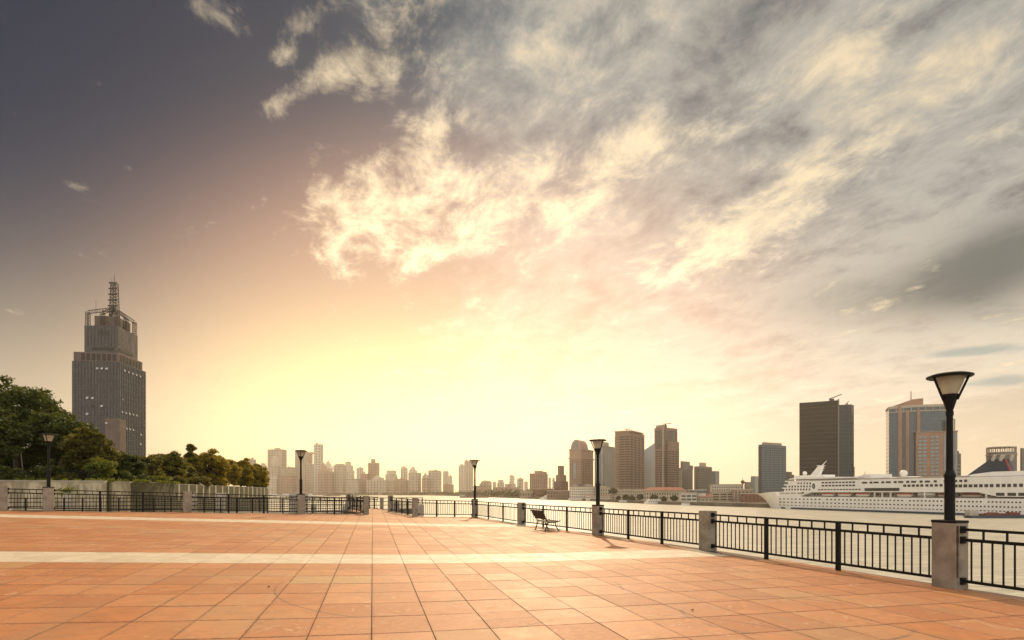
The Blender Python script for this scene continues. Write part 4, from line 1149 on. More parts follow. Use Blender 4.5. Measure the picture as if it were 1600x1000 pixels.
def terracotta_tower():
    d = 620.0; C = P(1389, 769, d)
    t = thing('rounded_tower', 'rounded blue glass tower with terracotta piers and wedge roof', 'building', (C.x, C.y, QZ), math.radians(-26), 'buildings on the far bank')
    k = d / FPX
    def Hh(y): return Z_(y, d) - QZ
    W = 51.0
    n = 16
    arc = [(W * i / n, -7.0 * math.sin(math.pi * (0.12 + 0.88 * i / n)) + 2.3) for i in range(n + 1)]
    poly = arc + [(W, 23), (0, 23)]
    MB().prism(poly, -2, Hh(637)).build('curved_glass', glass_wall('rounded_glass', (0.05, 0.085, 0.105), (0.08, 0.115, 0.135), 2.2, 4.0, 0.12, wav=0.1), t)
    MB().prism([(x - (0.4 if x < 1 else 0), y - 0.8) for x, y in arc] + [(W + .5, 23), (-.5, 23)], Hh(639.5), Hh(637) + 0.8).build('roof_ring', M['w_pale'], t)
    stuff_m = MB()
    for i in range(n):
        (xa, ya), (xb, yb) = arc[i], arc[i + 1]
        stuff_m.bar((xa, ya - .2, Hh(645)), (xb, yb - .2, Hh(645)), 0.7, 0.9)
        if i % 2 == 0: stuff_m.box(xa - .3, xa + .3, ya - .6, ya + .3, Hh(645), Hh(638))
    stuff(stuff_m.build('crown_mullions', M['w_pale'], t))
    for i, w in ((3, 1.7), (5, 1.4), (8, 1.4)):
        x, y = arc[i]; MB().box(x - w, x + w, y - 1.0, y + 1.5, -1, Hh(643 if i > 3 else 636)).build('pier', M['terracotta'], t)
    gr = MB()
    for z in range(34):
        zz = 6 + (Hh(648) - 6) * z / 34
        x, y = arc[4]; gr.box(x - 1.25, x + 1.25, y - 0.5, y + 0.4, zz, zz + 1.6)
        x, y = arc[7]; gr.box(x - .95, x + 1.1, y - 0.5, y + 0.4, zz, zz + 1.2)
    stuff(gr.build('window_grid', M['glass_dark'], t))
    MB().prism_y([(-1.2, Hh(639)), (31, Hh(636)), (31, Hh(624.5)), (21.6, Hh(625.5)), (-1.2, Hh(637))], 3, 15).build('wedge_roof', M['terracotta'], t)
    MB().tube((21, 8, Hh(626)), (21, 8, Hh(612)), 0.7, 0.5, 8).build('roof_mast', M['w_white'], t)
    # lower shoulder block
    x0, x1 = 22.4, 57.0
    MB().box(x0, x1, -12.4, 6, -2, Hh(679.5)).build('shoulder_block', M['terracotta'], t)
    MB().box(x0 - .6, x1 + .6, -12.9, 6.6, Hh(679.5), Hh(678.3)).build('shoulder_cornice', M['w_tan'], t)
    wg = MB(); fl = 17
    for z in range(fl):
        za = 4 + (Hh(683) - 4) * z / fl; hh = (Hh(683) - 4) / fl * 0.62
        for xa, xb in ((x0 + 1.6, x0 + 5), (x0 + 5.6, x0 + 8.9), (x0 + 12.3, x0 + 15.4), (x0 + 16, x0 + 19.3)): wg.box(xa, xb, -12.8, -12.1, za, za + hh)
    for xa in (x0 + 23, x0 + 26.6, x0 + 30, x0 + 32.5): wg.box(xa, xa + 1.8, -12.8, -12.1, 4, Hh(682))
    for ya in (-10, -6, -2): wg.box(x1 - .2, x1 + .4, ya, ya + 3, 4, Hh(682))
    stuff(wg.build('shoulder_windows', M['glass_pale'], t))
    MB().box(x1 - 4.6, x1 - 3.5, -4, -2, Hh(680), Hh(661)).box(x1 - 1.1, x1, -4, -2, Hh(680), Hh(661)).box(x1 - 4.6, x1, -4, -2, Hh(661), Hh(659.6)).build('roof_frame', M['w_pale'], t)
terracotta_tower()
b = Bld('banded_office', 'grey office block with horizontal bands next to the rounded tower', 1463, 1470, 1501.5, 660, 58)
b.body(M['w_grey'], 706); b.grid(M['glass_dark'], 1, 1, 6, b.H - 12, 9, 1.0, 0.5); b.box('roof_plant', M['w_dark'], -4, 0, b.L2 * .1, b.L2 * .9, b.H, b.H + 2.5)
b = Bld('domed_block', 'dark curved-top block peeping out beside the rounded tower', 1462, 1466, 1482, 720, 55)
MB().prism_y([(-b.L1, -2), (14, -2), (14, b.h(696)), (9, b.h(688)), (2, b.h(684)), (-b.L1, b.h(683))], 0, 18).build('wall', M['w_dark'], b.t)
def round_block(px, w, ytop, d, label):
    r = w / 2 * d / FPX; C = P(px, 769, d); t = thing('round_tower', label, 'building', (C.x, C.y, QZ), 0, 'buildings on the far bank'); H = Z_(ytop + 5, d) - QZ
    MB().lathe([(r, -2), (r, H)], 28).build('wall', M['w_grey'], t, smooth=True)
    MB().lathe([(r + .5, H * .93), (r + .5, H * .96)], 28).build('ring', M['w_tan'], t, smooth=True)
    m = MB()
    for k in range(20):
        a = 2 * math.pi * k / 20; m.box(r * .97 * math.cos(a) - .3, r * .97 * math.cos(a) + .3, r * .97 * math.sin(a) - .3, r * .97 * math.sin(a) + .3, H, H + 6)
    m.lathe([(r * .98, H + 5.0), (r, H + 5.0), (r, H + 6), (r * .98, H + 6)], 28)
    stuff(m.build('crown_fence', M['w_pale'], t))
round_block(1564.5, 37, 702, 650, 'round tower with a crown fence rising behind the ship funnel')
b = Bld('edge_tower', 'grey tower beyond the ship stern', 1594, 1597, 1640, 650, 60); b.body(M['f_grey'], 700)
b = Bld('stepped_tower', 'dark brown tower with broad stepped shoulders near the arched tower', 865.5, 876, 888, 1000, 40)
b.body(M['w_brown'], 752); b.box('upper_storeys', M['w_brown'], -b.L1 * .78, -1.0, 1.5, b.L2 * .8, b.H, b.h(742)); b.box('top_storeys', M['w_brown'], -b.L1 * .58, -2.5, 3, b.L2 * .6, b.h(742), b.h(727.5)); b.grid(M['dark_gap'], 5, 6, 5, b.H, 7, 0.45, 0.5)
b = Bld('apartment_pair', 'pinkish twin apartment blocks with rounded roof lines', 827.5, 843, 856, 1300, 34)
b.body(M['w_pink'], 739.5); b.box('upper_storeys', M['w_pink'], -b.L1 * .55, -2, 2, b.L2 * .5, b.H, b.h(735.5)); b.box('upper_storeys', M['w_pink'], -8, -.5, b.L2 * .4, b.L2 * .9, b.H, b.h(736.5)); b.grid(M['dark_gap'], 5, 6, 8, b.H - 2, 13, 0.4, 0.5)

# ---- riverside street
SG_ = 'low buildings along the far quay'
def hip(b, m, y_eave, y_ridge, nm='roof', ov=1.0):
    z0, z1 = b.h(y_eave), b.h(y_ridge); x0, x1, y0, y1 = -b.L1 - ov, ov, -ov, b.L2 + ov; k = min(b.L1, b.L2) * .45
    MB().add([(x0, y0, z0), (x1, y0, z0), (x1, y1, z0), (x0, y1, z0), (x0 + k, (y0 + y1) / 2, z1), (x1 - k, (y0 + y1) / 2, z1)],
             [(0, 1, 5, 4), (1, 2, 5), (2, 3, 4, 5), (3, 0, 4), (0, 3, 2, 1)]).build(nm, m, b.t)
def street(label, x0, x1, ytop, d, m, nx, nz, win='dark_gap', ridge=None, roof='roof_red', dep=16, th=12, ybase=780, fx=.42, fz=.5, name='street_house'):
    b = Bld(name, label, x0, x1, x1, d, th, dep, group=SG_); b.body(M[m], ytop)
    b.grid(M[win], nx, 4, 1.0, b.H - 1.2, nz, fx, fz, pr=.12); b.box('cornice', M['w_cream'], -b.L1 - .5, .5, -.5, b.L2 + .5, b.H - .1, b.H + .8)
    if ridge: hip(b, M[roof], ytop - .3, ridge)
    return b
street('pale four storey house with a brown tiled roof below the arched tower', 890, 928, 761, 800, 'w_white', 12, 4, ridge=756.5, roof='roof_dark')
street('cream house with tall dark windows behind the towers lamp', 930, 953, 762, 770, 'w_cream', 6, 3, ridge=760, roof='roof_dark')
street('long cream classical house with three rows of small windows', 953, 1007, 765, 720, 'w_cream', 17, 3)
street('cream house with a wide red tiled hipped roof', 1006, 1073, 767, 640, 'w_cream', 17, 2, ridge=761.2)
b = street('white pavilion with three dark picture windows and flat upper storey', 1064, 1089, 770.5, 545, 'w_white', 3, 2, 'glass_dark', fx=.82, fz=.55, name='river_pavilion')
b.box('upper_storey', M['glass_dark'], -b.L1 * .45, b.L1 * .55, 3, 12, b.H + .8, b.h(766)); b.box('flat_roof', M['w_white'], -b.L1 * .5, b.L1 * .62, 2, 13, b.h(766), b.h(765)); b.box('upper_storey_wall', M['w_white'], 1, b.L1 * .6, 4, 12, 0, b.H)
street('small house with red roof next to the white pavilion', 1090, 1113, 777, 545, 'w_cream', 4, 1, ridge=771.5, dep=10)
street('long white five storey block with dark roof edge', 1112, 1160, 757.5, 640, 'w_white', 13, 5, ridge=None)
b = street('beige terraced building with open galleries', 1113, 1148, 768.5, 560, 'w_cream', 3, 3, 'dark_gap', fx=.8, fz=.45)
street('beige four storey warehouse by the ship bow', 1147, 1176, 765.5, 545, 'w_tan', 5, 4)
street('dark red brick warehouse just behind the ship bow', 1163, 1205, 772, 520, 'w_brick', 7, 3)
street('low pale boathouse with red eaves at the water under the towers lamp', 915, 955, 775, 765, 'w_white', 10, 1, 'w_brick', ridge=773.2, fx=.5)
street('low brown shed row near the stepped tower', 855, 895, 767, 900, 'w_brown', 9, 2)
street('low pale market hall with a flat white roof', 812, 832, 768, 1050, 'w_tan', 5, 1)
street('brown low terrace between sheds and twin apartments', 836, 862, 764, 1000, 'w_brick', 7, 2)
def water_tower():
    d = 600; p = P(1160.5, 769, d); t = thing('red_signal_tower', 'dark red ball-topped signal tower above the white block', 'tower', (p.x, p.y, QZ), 0)
    k = d / FPX
    MB().tube((0, 0, 0), (0, 0, Z_(757, d) - QZ), 0.9, 0.7, 8).build('shaft', M['w_tan'], t)
    MB().lathe([(.3, Z_(757, d) - QZ), (2.0, Z_(754, d) - QZ), (2.1, Z_(752, d) - QZ), (1.0, Z_(750.5, d) - QZ), (.25, Z_(750, d) - QZ), (.2, Z_(747.5, d) - QZ)], 14).build('ball_top', M['w_brick'], t, smooth=True)
water_tower()

# trees and hedges on the far quay
FT = 'trees on the far quay'
for i, (px, yt, rp, lb) in enumerate(((978, 773, 5, 'dark tree before the long classical house'), (988, 774, 5, 'dark tree at the end of the long classical house'), (1000, 772, 5.5, 'dark tree between classical house and red hipped roof'),
                                      (1022, 773, 6, 'dark tree before the red hipped roof house'), (1037, 776, 4, 'small dark tree beside the white ferry'), (1053, 774, 5.5, 'dark tree next to the white pavilion'),
                                      (966, 775, 3.5, 'little dark tree near the boathouse'), (958, 763, 7, 'tree rising behind the cream house by the towers lamp'))):
    d = shore_depth(px) + 22
    tree(px, yt, yt + 9, rp, d, lb, M['leaf_far'], 80 + i, FT, size=0.8, dens=0.35, base=QZ)

def far_woods():
    rnd = random.Random(9); cl = []
    for x0, x1, h, n in ((640, 735, 7, 150), (735, 860, 9, 200), (560, 640, 4, 70), (505, 560, 3, 40)):
        for k in range(n):
            px = rnd.uniform(x0, x1); d = min(shore_depth(px), 2450) + 25 + rnd.uniform(0, 60)
            r = 4.5 + rnd.random() * 4
            cl.append((X_(px, d), d, QZ + rnd.uniform(1, h * 1.3), r, 18))
    me = leaf_mesh(cl, 2.6, 3); me.materials.append(M['leaf_far'])
    o = bpy.data.objects.new('far_trees', me); COL.objects.link(o)
    tag(o, 'hazy belt of trees along the far shore', 'trees', kind='stuff')
far_woods()

# ---- hazy skyline down the river
SK = 'hazy skyline down the river'
def sky_b(label, x0, x1, ytop, d=2700, col='pink', top=None, th=14, name='skyline_tower', side=0.25, extra=()):
    ymin = min([ytop] + [e for e in extra if e > 600])
    if (x0 + x1) / 2 < 700: d = max(2510, min(2512 + max(0, d - 2460) * 1.25, 236 * FPX / (HOR - ymin)))
    else: d = min(d * 1.2, 236 * FPX / (HOR - ymin))
    col = {'brown': 'pink', 'brick': 'pink', 'pink': 'pale', 'tan': 'pale', 'pale': 'white'}.get(col, col)  # walls paled so their colour carries part of the distance haze
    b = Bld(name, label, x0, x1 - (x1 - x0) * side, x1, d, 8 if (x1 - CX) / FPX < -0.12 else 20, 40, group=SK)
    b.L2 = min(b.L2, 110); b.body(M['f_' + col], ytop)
    cx, cy = -b.L1 / 2, b.L2 / 2
    rr_ = random.Random(int(x0 * 7)); w_ = b.L1
    for q_ in range(rr_.randint(1, 3)):
        a_ = -w_ * rr_.uniform(.15, .85); s_ = w_ * rr_.uniform(.05, .12); b.box('roof_plant', M['w_' + col], a_ - s_, a_ + s_, 3, 3 + 2 * s_, b.H, b.H + rr_.uniform(4, 11))
    if w_ > 40:
        n_ = rr_.randint(4, 7); mb_ = MB()
        for q_ in range(n_): xq = -w_ * (q_ + .5) / n_; mb_.box(xq - w_ / n_ * .16, xq + w_ / n_ * .16, -1.6, 1, 0, b.H * rr_.uniform(.9, .97))
        stuff(mb_.build('pilasters', M['w_' + col], b.t))
    if top == 'pyramid':
        z1 = b.h(extra[0]); w = extra[1] if len(extra) > 1 else b.L1 * .5
        MB().add([(cx - w, 0, b.H), (cx + w, 0, b.H), (cx + w, 2 * w, b.H), (cx - w, 2 * w, b.H), (cx, w, z1)], [(0, 1, 4), (1, 2, 4), (2, 3, 4), (3, 0, 4), (0, 3, 2, 1)]).build('pyramid_roof', M['w_' + col], b.t)
    elif top == 'dome':
        z1 = b.h(extra[0]); r = min(b.L1 * .42, extra[1] if len(extra) > 1 else 1e9)
        MB().lathe([(r * math.cos(a), b.H + (z1 - b.H) * math.sin(a)) for a in (0, .3, .6, .9, 1.2, 1.5)], 16, (cx, r, 0)).build('dome', M['w_' + col], b.t, smooth=True)
    elif top == 'box':
        b.box('roof_box', M['w_' + col], cx - b.L1 * extra[1] / 2, cx + b.L1 * extra[1] / 2, 2, 2 + b.L1 * extra[1], b.H, b.h(extra[0]))
    elif top == 'step':
        for i, y in enumerate(extra): b.box('roof_step', M['w_' + col], -b.L1 * (.88 - .2 * i), -b.L1 * (.12 + .2 * i), 2 + 4 * i, b.L2 - 2 - 3 * i, b.h(extra[i - 1]) if i else b.H, b.h(y))
    elif top == 'spire':
        b.box('roof_step', M['w_' + col], cx - b.L1 * .25, cx + b.L1 * .25, 2, 2 + b.L1 * .5, b.H, b.H + (b.h(extra[0]) - b.H) * .45)
        MB().tube((cx, 8, b.H), (cx, 8, b.h(extra[0])), 2.2, .3, 6).build('spire', M['w_' + col], b.t)
    elif top == 'masts':
        for f in (.2, .8): MB().tube((-b.L1 * f, 8, b.H), (-b.L1 * f, 8, b.h(extra[0])), 1.1, .5, 5).build('roof_mast', M['w_' + col], b.t)
    return b
sky_b('broad hazy block with a mast, tallest beside the tree row', 418, 448, 702, 2900, 'pink', 'masts', extra=(697,))
sky_b('hazy small block right behind the end of the tree row'.replace('right ', ''), 384, 400, 718, 2700, 'pink')
sky_b('pair-topped small hazy tower by the tree row end', 405, 417, 727, 2800, 'pale', 'spire', extra=(720,))
sky_b('round-shouldered hazy hall in front of the broad block', 419, 438, 728, 2600, 'pink', 'dome', extra=(712,))
sky_b('white hazy hotel at the water below the broad block', 417, 437, 746, 2560, 'white')
sky_b('colonnaded hazy bank hall behind the middle back lamp', 437, 463, 744, 2540, 'brown', 'step', extra=(741,))
sky_b('wide hazy block behind the colonnaded hall', 436, 464, 730, 2700, 'pink')
sky_b('flat hazy tower directly behind the middle back lamp', 461, 482, 705, 2850, 'pink')
sky_b('narrow hazy tower with a flat cap', 481, 488.5, 709, 2800, 'brown', 'box', extra=(706.5, 1.2))
sky_b('lower hazy slab before the narrow capped tower', 474, 494, 725, 2650, 'pink')
sky_b('tallest pale slab of the far skyline with twin masts', 490, 505, 694, 3050, 'white', 'masts', extra=(689.5,))
sky_b('pale sweeping skirt block of the twin-mast slab', 504, 520, 732, 3000, 'white', 'pyramid', extra=(718,))
sky_b('hazy hotel with a steep pyramid roof', 497, 514, 738, 2560, 'brown', 'pyramid', extra=(721.5, 17))
sky_b('square hazy wing attached to the pyramid-roofed hotel', 510, 522, 737.5, 2555, 'brown')
sky_b('solid hazy bank tower next to the pyramid roof', 521, 541, 727, 2570, 'tan', 'box', extra=(724.5, .7))
sky_b('pale stepped tower with a crown behind the bank tower', 534, 554, 735, 2900, 'pale', 'step', extra=(727, 721))
sky_b('faint pale tower standing alone in the haze', 557, 568, 731, 3100, 'white')
sky_b('dark hazy block with a roof box, darkest of the skyline', 575, 593, 723, 2600, 'brown', 'box', extra=(717, .36))
sky_b('low block joining the darkest skyline block', 564, 577, 740, 2580, 'brown')
sky_b('long hazy customs hall with a small dome', 572, 613, 750, 2530, 'tan', 'dome', extra=(743, 22))
sky_b('long low hazy hall with pilasters beside the bank tower', 540, 566, 748, 2530, 'tan')
sky_b('pale hazy block with chamfered shoulders', 602, 621, 741, 2950, 'pale', 'step', extra=(735,))
sky_b('red-brown low hotel with a corner turret', 614, 641, 750, 2500, 'brick', 'spire', extra=(746,))
sky_b('pale slim hazy tower with small spire before the domed one', 626, 637, 731, 2900, 'pale', 'spire', extra=(726,))
sky_b('pale domed hazy tower', 639, 652, 735, 2950, 'pale', 'dome', extra=(728.5,))
sky_b('tan hazy tower with a heavy cornice', 638, 658, 740, 2480, 'tan', 'box', extra=(738.5, 1.06))
sky_b('thin hazy spire building behind the broad gate-like tower', 661, 669, 742, 2700, 'pale', 'spire', extra=(735,))
sky_b('broad hazy tower with a deep central recess', 669, 690, 736, 2480, 'tan', 'box', extra=(734.8, .95))
sky_b('squat hazy block beside the broad recess tower', 659, 675, 747, 2470, 'brown')
sky_b('pale slim hazy pair, taller half', 692, 701, 736, 2850, 'white')
sky_b('pale slim hazy pair, shorter half', 700, 707, 744, 2840, 'pale')
sky_b('low brown hazy block near the corner lamp', 692, 709, 757, 2300, 'brown')
sky_b('white slim hazy tower with a pointed top near the corner lamp', 716.5, 727, 728, 2400, 'white', 'spire', extra=(721.5,))
sky_b('pink hazy slab directly beside the corner lamp', 725.5, 739.5, 720, 2500, 'pink')
sky_b('sloping hazy block beyond the corner lamp', 751, 768.5, 753, 2200, 'pink', 'step', extra=(751,))
sky_b('little pale hazy tower next to the sloping block', 770, 775.5, 753, 2300, 'pale')
sky_b('small hazy stepped cluster tower', 777, 788, 754, 2300, 'pink', 'step', extra=(749.5,))
sky_b('flat pale hazy tower higher than its cluster', 796, 804, 743.5, 2500, 'pale')
sky_b('low pink hazy block below the flat pale tower', 789, 806, 756, 2150, 'pink')
sky_b('paired hazy apartment towers before the twin blocks', 808, 818, 747.5, 1900, 'pink', 'box', extra=(746.8, .4))
sky_b('small faint tower by the paired apartments', 819, 825, 753, 2300, 'pale')
sky_b('long hazy warehouse beyond the corner lamp', 740, 768, 759, 1750, 'brown')
sky_b('grey long hazy warehouse near the flat white market hall', 770, 812, 761, 1500, 'brown')
sky_b('small faint tower between twin apartments and stepped tower', 857, 861, 747, 2000, 'pale')
sky_b('faint narrow tower touching the stepped tower', 863, 867, 747, 1900, 'pink')

# ================================================================ cruise ship
M['ship_white'] = mat('ship_white', (0.84, 0.825, 0.79), (0.78, 0.76, 0.72), 0.15, 0.45, stretch=(1, 1, 0.2))
M['ship_blue'] = mat('ship_blue', (0.018, 0.032, 0.055), (0.025, 0.042, 0.068), 0.2, 0.4)
M['ship_glass'] = mat('ship_glass', (0.02, 0.024, 0.028), None, rough=0.2, spec=0.7)
M['ship_grey'] = mat('ship_grey', (0.42, 0.38, 0.33), (0.34, 0.31, 0.27), 0.4, 0.7)
M['orange'] = mat('orange', (0.55, 0.13, 0.05), None, rough=0.5)
M['red_paint'] = mat('red_paint', (0.20, 0.028, 0.022), (0.25, 0.03, 0.02), 0.6, 0.6)
M['boot'] = mat('boot', (0.03, 0.055, 0.085), None, rough=0.5)
SP = Vector((192.0, 432.0)); SA = Vector((0.306, -0.952)).normalized(); SB = Vector((0.952, 0.306)).normalized()
def ship_s(x, o=0.0):
    u = (x - CX) / FPX; q = SP + SB * o
    return (u * q.y - q.x) / (SA.x - u * SA.y)
def ship_h(x, y, o=0.0):
    s = ship_s(x, o); d = (SP + SB * o + SA * s).y; return Z_(y, d) - WATER
BEAM = 26.0; HALF = BEAM / 2; SLEN = 232.0
def build_ship():
    t = thing('cruise_ship', 'long white cruise ship with dark blue funnel moored across the river', 'cruise ship', (SP.x, SP.y, WATER), math.atan2(SA.y, SA.x))
    def sh(x, y, o=0.0): return ship_s(x, o), ship_h(x, y, o)
    HD = ship_h(1300, 776.5)                      # main deck edge
    # hull loft
    tip = ship_s(1184, HALF); stem = ship_s(1205, HALF)
    def half(s, s0, s1): 
        f = min(1, max(0, (s - s0) / (s1 - s0))); return HALF * (1 - (1 - f) ** 2.0) ** 0.75
    st = [tip + (20 - tip) * k / 14 for k in range(15)] + [40, 80, 140, 200, SLEN - 6, SLEN]
    lv = [(-1.5, 1.0), (0.0, 1.0), (0.4, .72), (0.75, .38), (1.0, 0.0)]
    Htip, Hmid = ship_h(1186, 772.5, HALF), ship_h(1214, 768.5)
    vs = []; fs = []; nl = len(lv)
    def top(s): return Htip + (Hmid - Htip) * min(1, max(0, (s - tip) / (4 - tip))) if s < 8 else HD
    def hb(s, w):
        b = stem * w + tip * (1 - w); v = half(s, b, 12 + 14 * w)
        if s > SLEN - 8: v *= .93
        return v if s > b else 0.0
    for side in (-1, 1):
        for s in st:
            for f, w in lv:
                b = stem * w + tip * (1 - w)
                ss = max(s, b) if s <= b else s
                z = -1.5 if f < 0 else top(ss) * f
                vs.append((ss, HALF + side * hb(ss, w), z))
    n = len(st) * nl
    for sd in range(2):
        for i in range(len(st) - 1):
            for j in range(nl - 1):
                a = sd * n + i * nl + j; fs.append((a, a + nl, a + nl + 1, a + 1))
    for i in range(len(st) - 1):
        a = i * nl + nl - 1; fs.append((a, a + nl, a + nl + n, a + n))
    e = (len(st) - 1) * nl; fs.append(tuple(e + j for j in range(nl)) + tuple(n + e + j for j in reversed(range(nl))))
    MB().add(vs, fs).build('hull', M['ship_white'], t, smooth=True)
    MB().prism([(26, -0.06), (SLEN - 1, -0.06), (SLEN - 1, .6), (26, .6)], -1.2, 1.15).build('waterline_stripe', M['boot'], t)
    MB().prism([(12, .9), (26, -.05), (26, .5), (13, 1.6)], -1.2, 1.15).build('waterline_stripe', M['boot'], t)
    # lifeboat recess and upper body
    HR = ship_h(1300, 769.2); s0 = ship_s(1215.5); sr0 = ship_s(1262); sr1 = ship_s(1548)
    MB().box(s0, SLEN - 8, 5.0, BEAM - 5.0, HD, HR).build('promenade_wall', M['ship_grey'], t)
    MB().prism_y([(s0, HD), (sr0 - 6, HD), (sr0 - 6, HD + (HR - HD) * .25), (sr0 + 3, HR), (s0 + 1.5, HR)], 0.3, 5.0).build('forward_screen', M['ship_white'], t)
    MB().prism_y([(sr1 - 6, HR), (sr1 + 3, HD + (HR - HD) * .30), (SLEN - 8, HD + (HR - HD) * .30), (SLEN - 8, HR)], 0.0, 5.0).build('aft_screen', M['ship_white'], t)
    H1, H2, H3, H4 = ship_h(1300, 762.0), ship_h(1300, 756.3), ship_h(1300, 750.5), ship_h(1300, 747.4)
    for nm, xa, z0, z1, ins in (('deck_tier', 1216.5, HR, H1, 0.0), ('deck_tier', 1221, H1, H2, .02), ('deck_tier', 1223, H2, H3, .04)):
        sa = ship_s(xa)
        MB().prism([(sa + 5, ins), (SLEN - 14, ins), (SLEN - 14, BEAM - ins), (sa + 5, BEAM - ins), (sa + 1.2, BEAM * .78), (sa - 1, BEAM / 2), (sa + 1.2, BEAM * .22)], z0, z1).build(nm, M['ship_white'], t)
    for xa, z in ((1209, HR + .1), (1213, H1), (1215.5, H2), (1217, H3)):
        sa = ship_s(xa); MB().prism([(sa + 6, -.25), (sa + 26, -.25), (sa + 26, 3), (sa + 6, BEAM - 3), (sa + 1, BEAM * .7), (sa, BEAM * .5), (sa + 1, BEAM * .3)], z - .45, z + .35).build('deck_lip', M['ship_white'], t)
    sb = ship_s(1240)
    MB().box(sb, ship_s(1343), 2.2, BEAM - 2.2, H3, H4).build('sun_deck_house', M['ship_grey'], t)
    MB().prism_y([(sb - 6, H4), (sb - 3, H4 + .9), (ship_s(1300), H4 + 1.1), (ship_s(1335), H4 + .5), (ship_s(1335), H4)], .6, BEAM - .6).build('sun_deck_roof', M['ship_white'], t)
    MB().prism_y([(ship_s(1318), H4 + .3), (ship_s(1352), H4 + 2.2), (ship_s(1352), H4 - 1), (ship_s(1318), H4 - 1)], 4, BEAM - 4).build('awning', M['ship_white'], t)
    MB().box(ship_s(1345), ship_s(1512), 1.0, BEAM - 1, H3 + .15, H3 + .75).build('sports_deck_edge', M['ship_grey'], t)
    # aft upper deck and funnel
    sf = ship_s(1515)
    MB().prism_y([(sf - 8, H3 + .2), (sf + 2, ship_h(1530, 740)), (ship_s(1548), ship_h(1548, 737)), (SLEN - 30, ship_h(1590, 735.5)), (SLEN - 24, H3 + .2)], 1.6, BEAM - 1.6).build('aft_upper_deck', M['ship_white'], t)
    fn = [(sh(1511, 743, 11)), (sh(1546, 718, 11)), (sh(1570, 717, 11)), (sh(1577.5, 737, 11)), (sh(1560, 741, 11))]
    MB().prism_y(fn, 11.0, BEAM - 11.0).build('funnel', M['ship_blue'], t)
    MB().prism_y([sh(1569.4, 717.6, 11), sh(1571, 717.6, 11), sh(1578.6, 736.5, 11), sh(1577, 736.5, 11)], 10.95, 12.2).build('funnel_stripe', M['red_paint'], t)
    for k, x in enumerate((1551, 1556, 1563, 1570)):
        a = sh(x, 718, 10); c = sh(x + 4, 711, 10)
        MB().tube((a[0], 10 + k % 2 * 4, a[1] - .6), (c[0], 10 + k % 2 * 4, c[1]), .75, .7, 10).build('exhaust_pipe', M['ship_grey'], t, smooth=True)
    # radar mast and domes
    a = sh(1272, 744.5, HALF); c = sh(1283, 728, HALF); e = sh(1291.5, 720, HALF)
    MB().prism_y([(a[0] - 4, a[1] - 1), (c[0] - 1.2, c[1]), (c[0] + 1.2, c[1]), (a[0] + 4, a[1] - 1)], HALF - 1.4, HALF + 1.4).build('radar_mast', M['ship_white'], t)
    MB().tube((c[0], HALF, c[1] - .5), (e[0], HALF, e[1]), .35, .15, 6).build('mast_pole', M['ship_white'], t)
    for dz, w in ((.2, 4.0), (-1.6, 3.0), (-3.2, 2.2)):
        MB().box(c[0] - w * .7, c[0] + w * .7, HALF - .3, HALF + .3, c[1] + dz - .12, c[1] + dz + .12).box(c[0] - .3, c[0] + .3, HALF - w, HALF + w, c[1] + dz - .12, c[1] + dz + .12).build('mast_yard', M['ship_white'], t)
    MB().box(ship_s(1249, HALF), ship_s(1296, HALF), HALF - 5, HALF + 5, H4 + .6, ship_h(1270, 742.6, HALF)).build('mast_house', M['ship_white'], t)
    def ball(x, y, r, nm='radar_dome'):
        s, z = sh(x, y, HALF)
        MB().lathe([(max(.02, r * math.cos(v)), z + r * math.sin(v)) for v in [(-.5 + k / 10) * math.pi for k in range(11)]], 18, (s, HALF, 0)).lathe([(r * .45, H3), (r * .45, z - r * .7)], 10, (s, HALF, 0)).build(nm, M['ship_white'], t, smooth=True)
    ball(1257.5, 739.6, 1.5); ball(1412, 739.5, 2.0)
    s, z = sh(1351.5, 741, HALF); MB().tube((s, HALF, H3), (s, HALF, z + 1.8), .25, .15, 6).box(s - .8, s + .8, HALF - .8, HALF + .8, z - .6, z - .2).build('signal_mast', M['ship_grey'], t)
    for xa, xb, dz in ((1347, 1361, 1.4), (1376, 1396, 1.5), (1398, 1428, 1.6)):
        s, s2 = ship_s(xa, 8), ship_s(xb, 8)
        MB().prism_y([(s, H3), (s2, H3), (s2 - (s2 - s) * .2, H3 + dz * .75), ((s + s2) / 2, H3 + dz), (s + (s2 - s) * .2, H3 + dz * .75)], 7, BEAM - 7).build('deck_shelter', M['ship_white'], t)
    # windows, each one its own piece
    gl = unit_box(M['ship_glass'], 'window')
    def wnd(x, y, w, h, nm='window', pr=0.10):
        s, z = sh(x, y); s2 = ship_s(x + w / 2) - ship_s(x - w / 2); d = (SP + SA * s).y
        part(nm, gl, t, (s, -pr * .3, z), scale=(s2, .3, h * d / FPX))
    def rowh(xs, xref, yref, w, h, nm='window'):
        z = ship_h(xref, yref)
        for x in xs:
            s = ship_s(x); d = (SP + SA * s).y; s2 = ship_s(x + w / 2) - ship_s(x - w / 2)
            part(nm, gl, t, (s, -.04, z), scale=(s2, .3, h * 360 / FPX))
    hx = [1219 + 6.15 * k for k in range(62)]
    h1 = [x for k, x in enumerate(hx) if k not in (11, 32, 52)]
    rowh(h1, 1300, 780.6, 2.4, 1.75, 'porthole'); rowh(hx, 1300, 786.2, 2.4, 1.75, 'porthole')
    pm = MB(); z = ship_h(1300, 791.3)
    for x in hx:
        for dx in (-1, .4): s = ship_s(x + dx); pm.box(s - .28, s + .28, -.12, .1, z - .22, z + .22)
    stuff(pm.build('small_portholes', M['ship_glass'], t))
    zz = {}
    rowh([1247.7, 1252.1, 1256.8, 1261.4, 1266], 1257, 755.4, 1.9, 3.0); rowh([1233.4 + 4.62 * k for k in range(8)], 1250, 760.2, 1.9, 2.8); rowh([1224.4 + 4.5 * k for k in range(10)], 1245, 764.9, 1.9, 2.8)
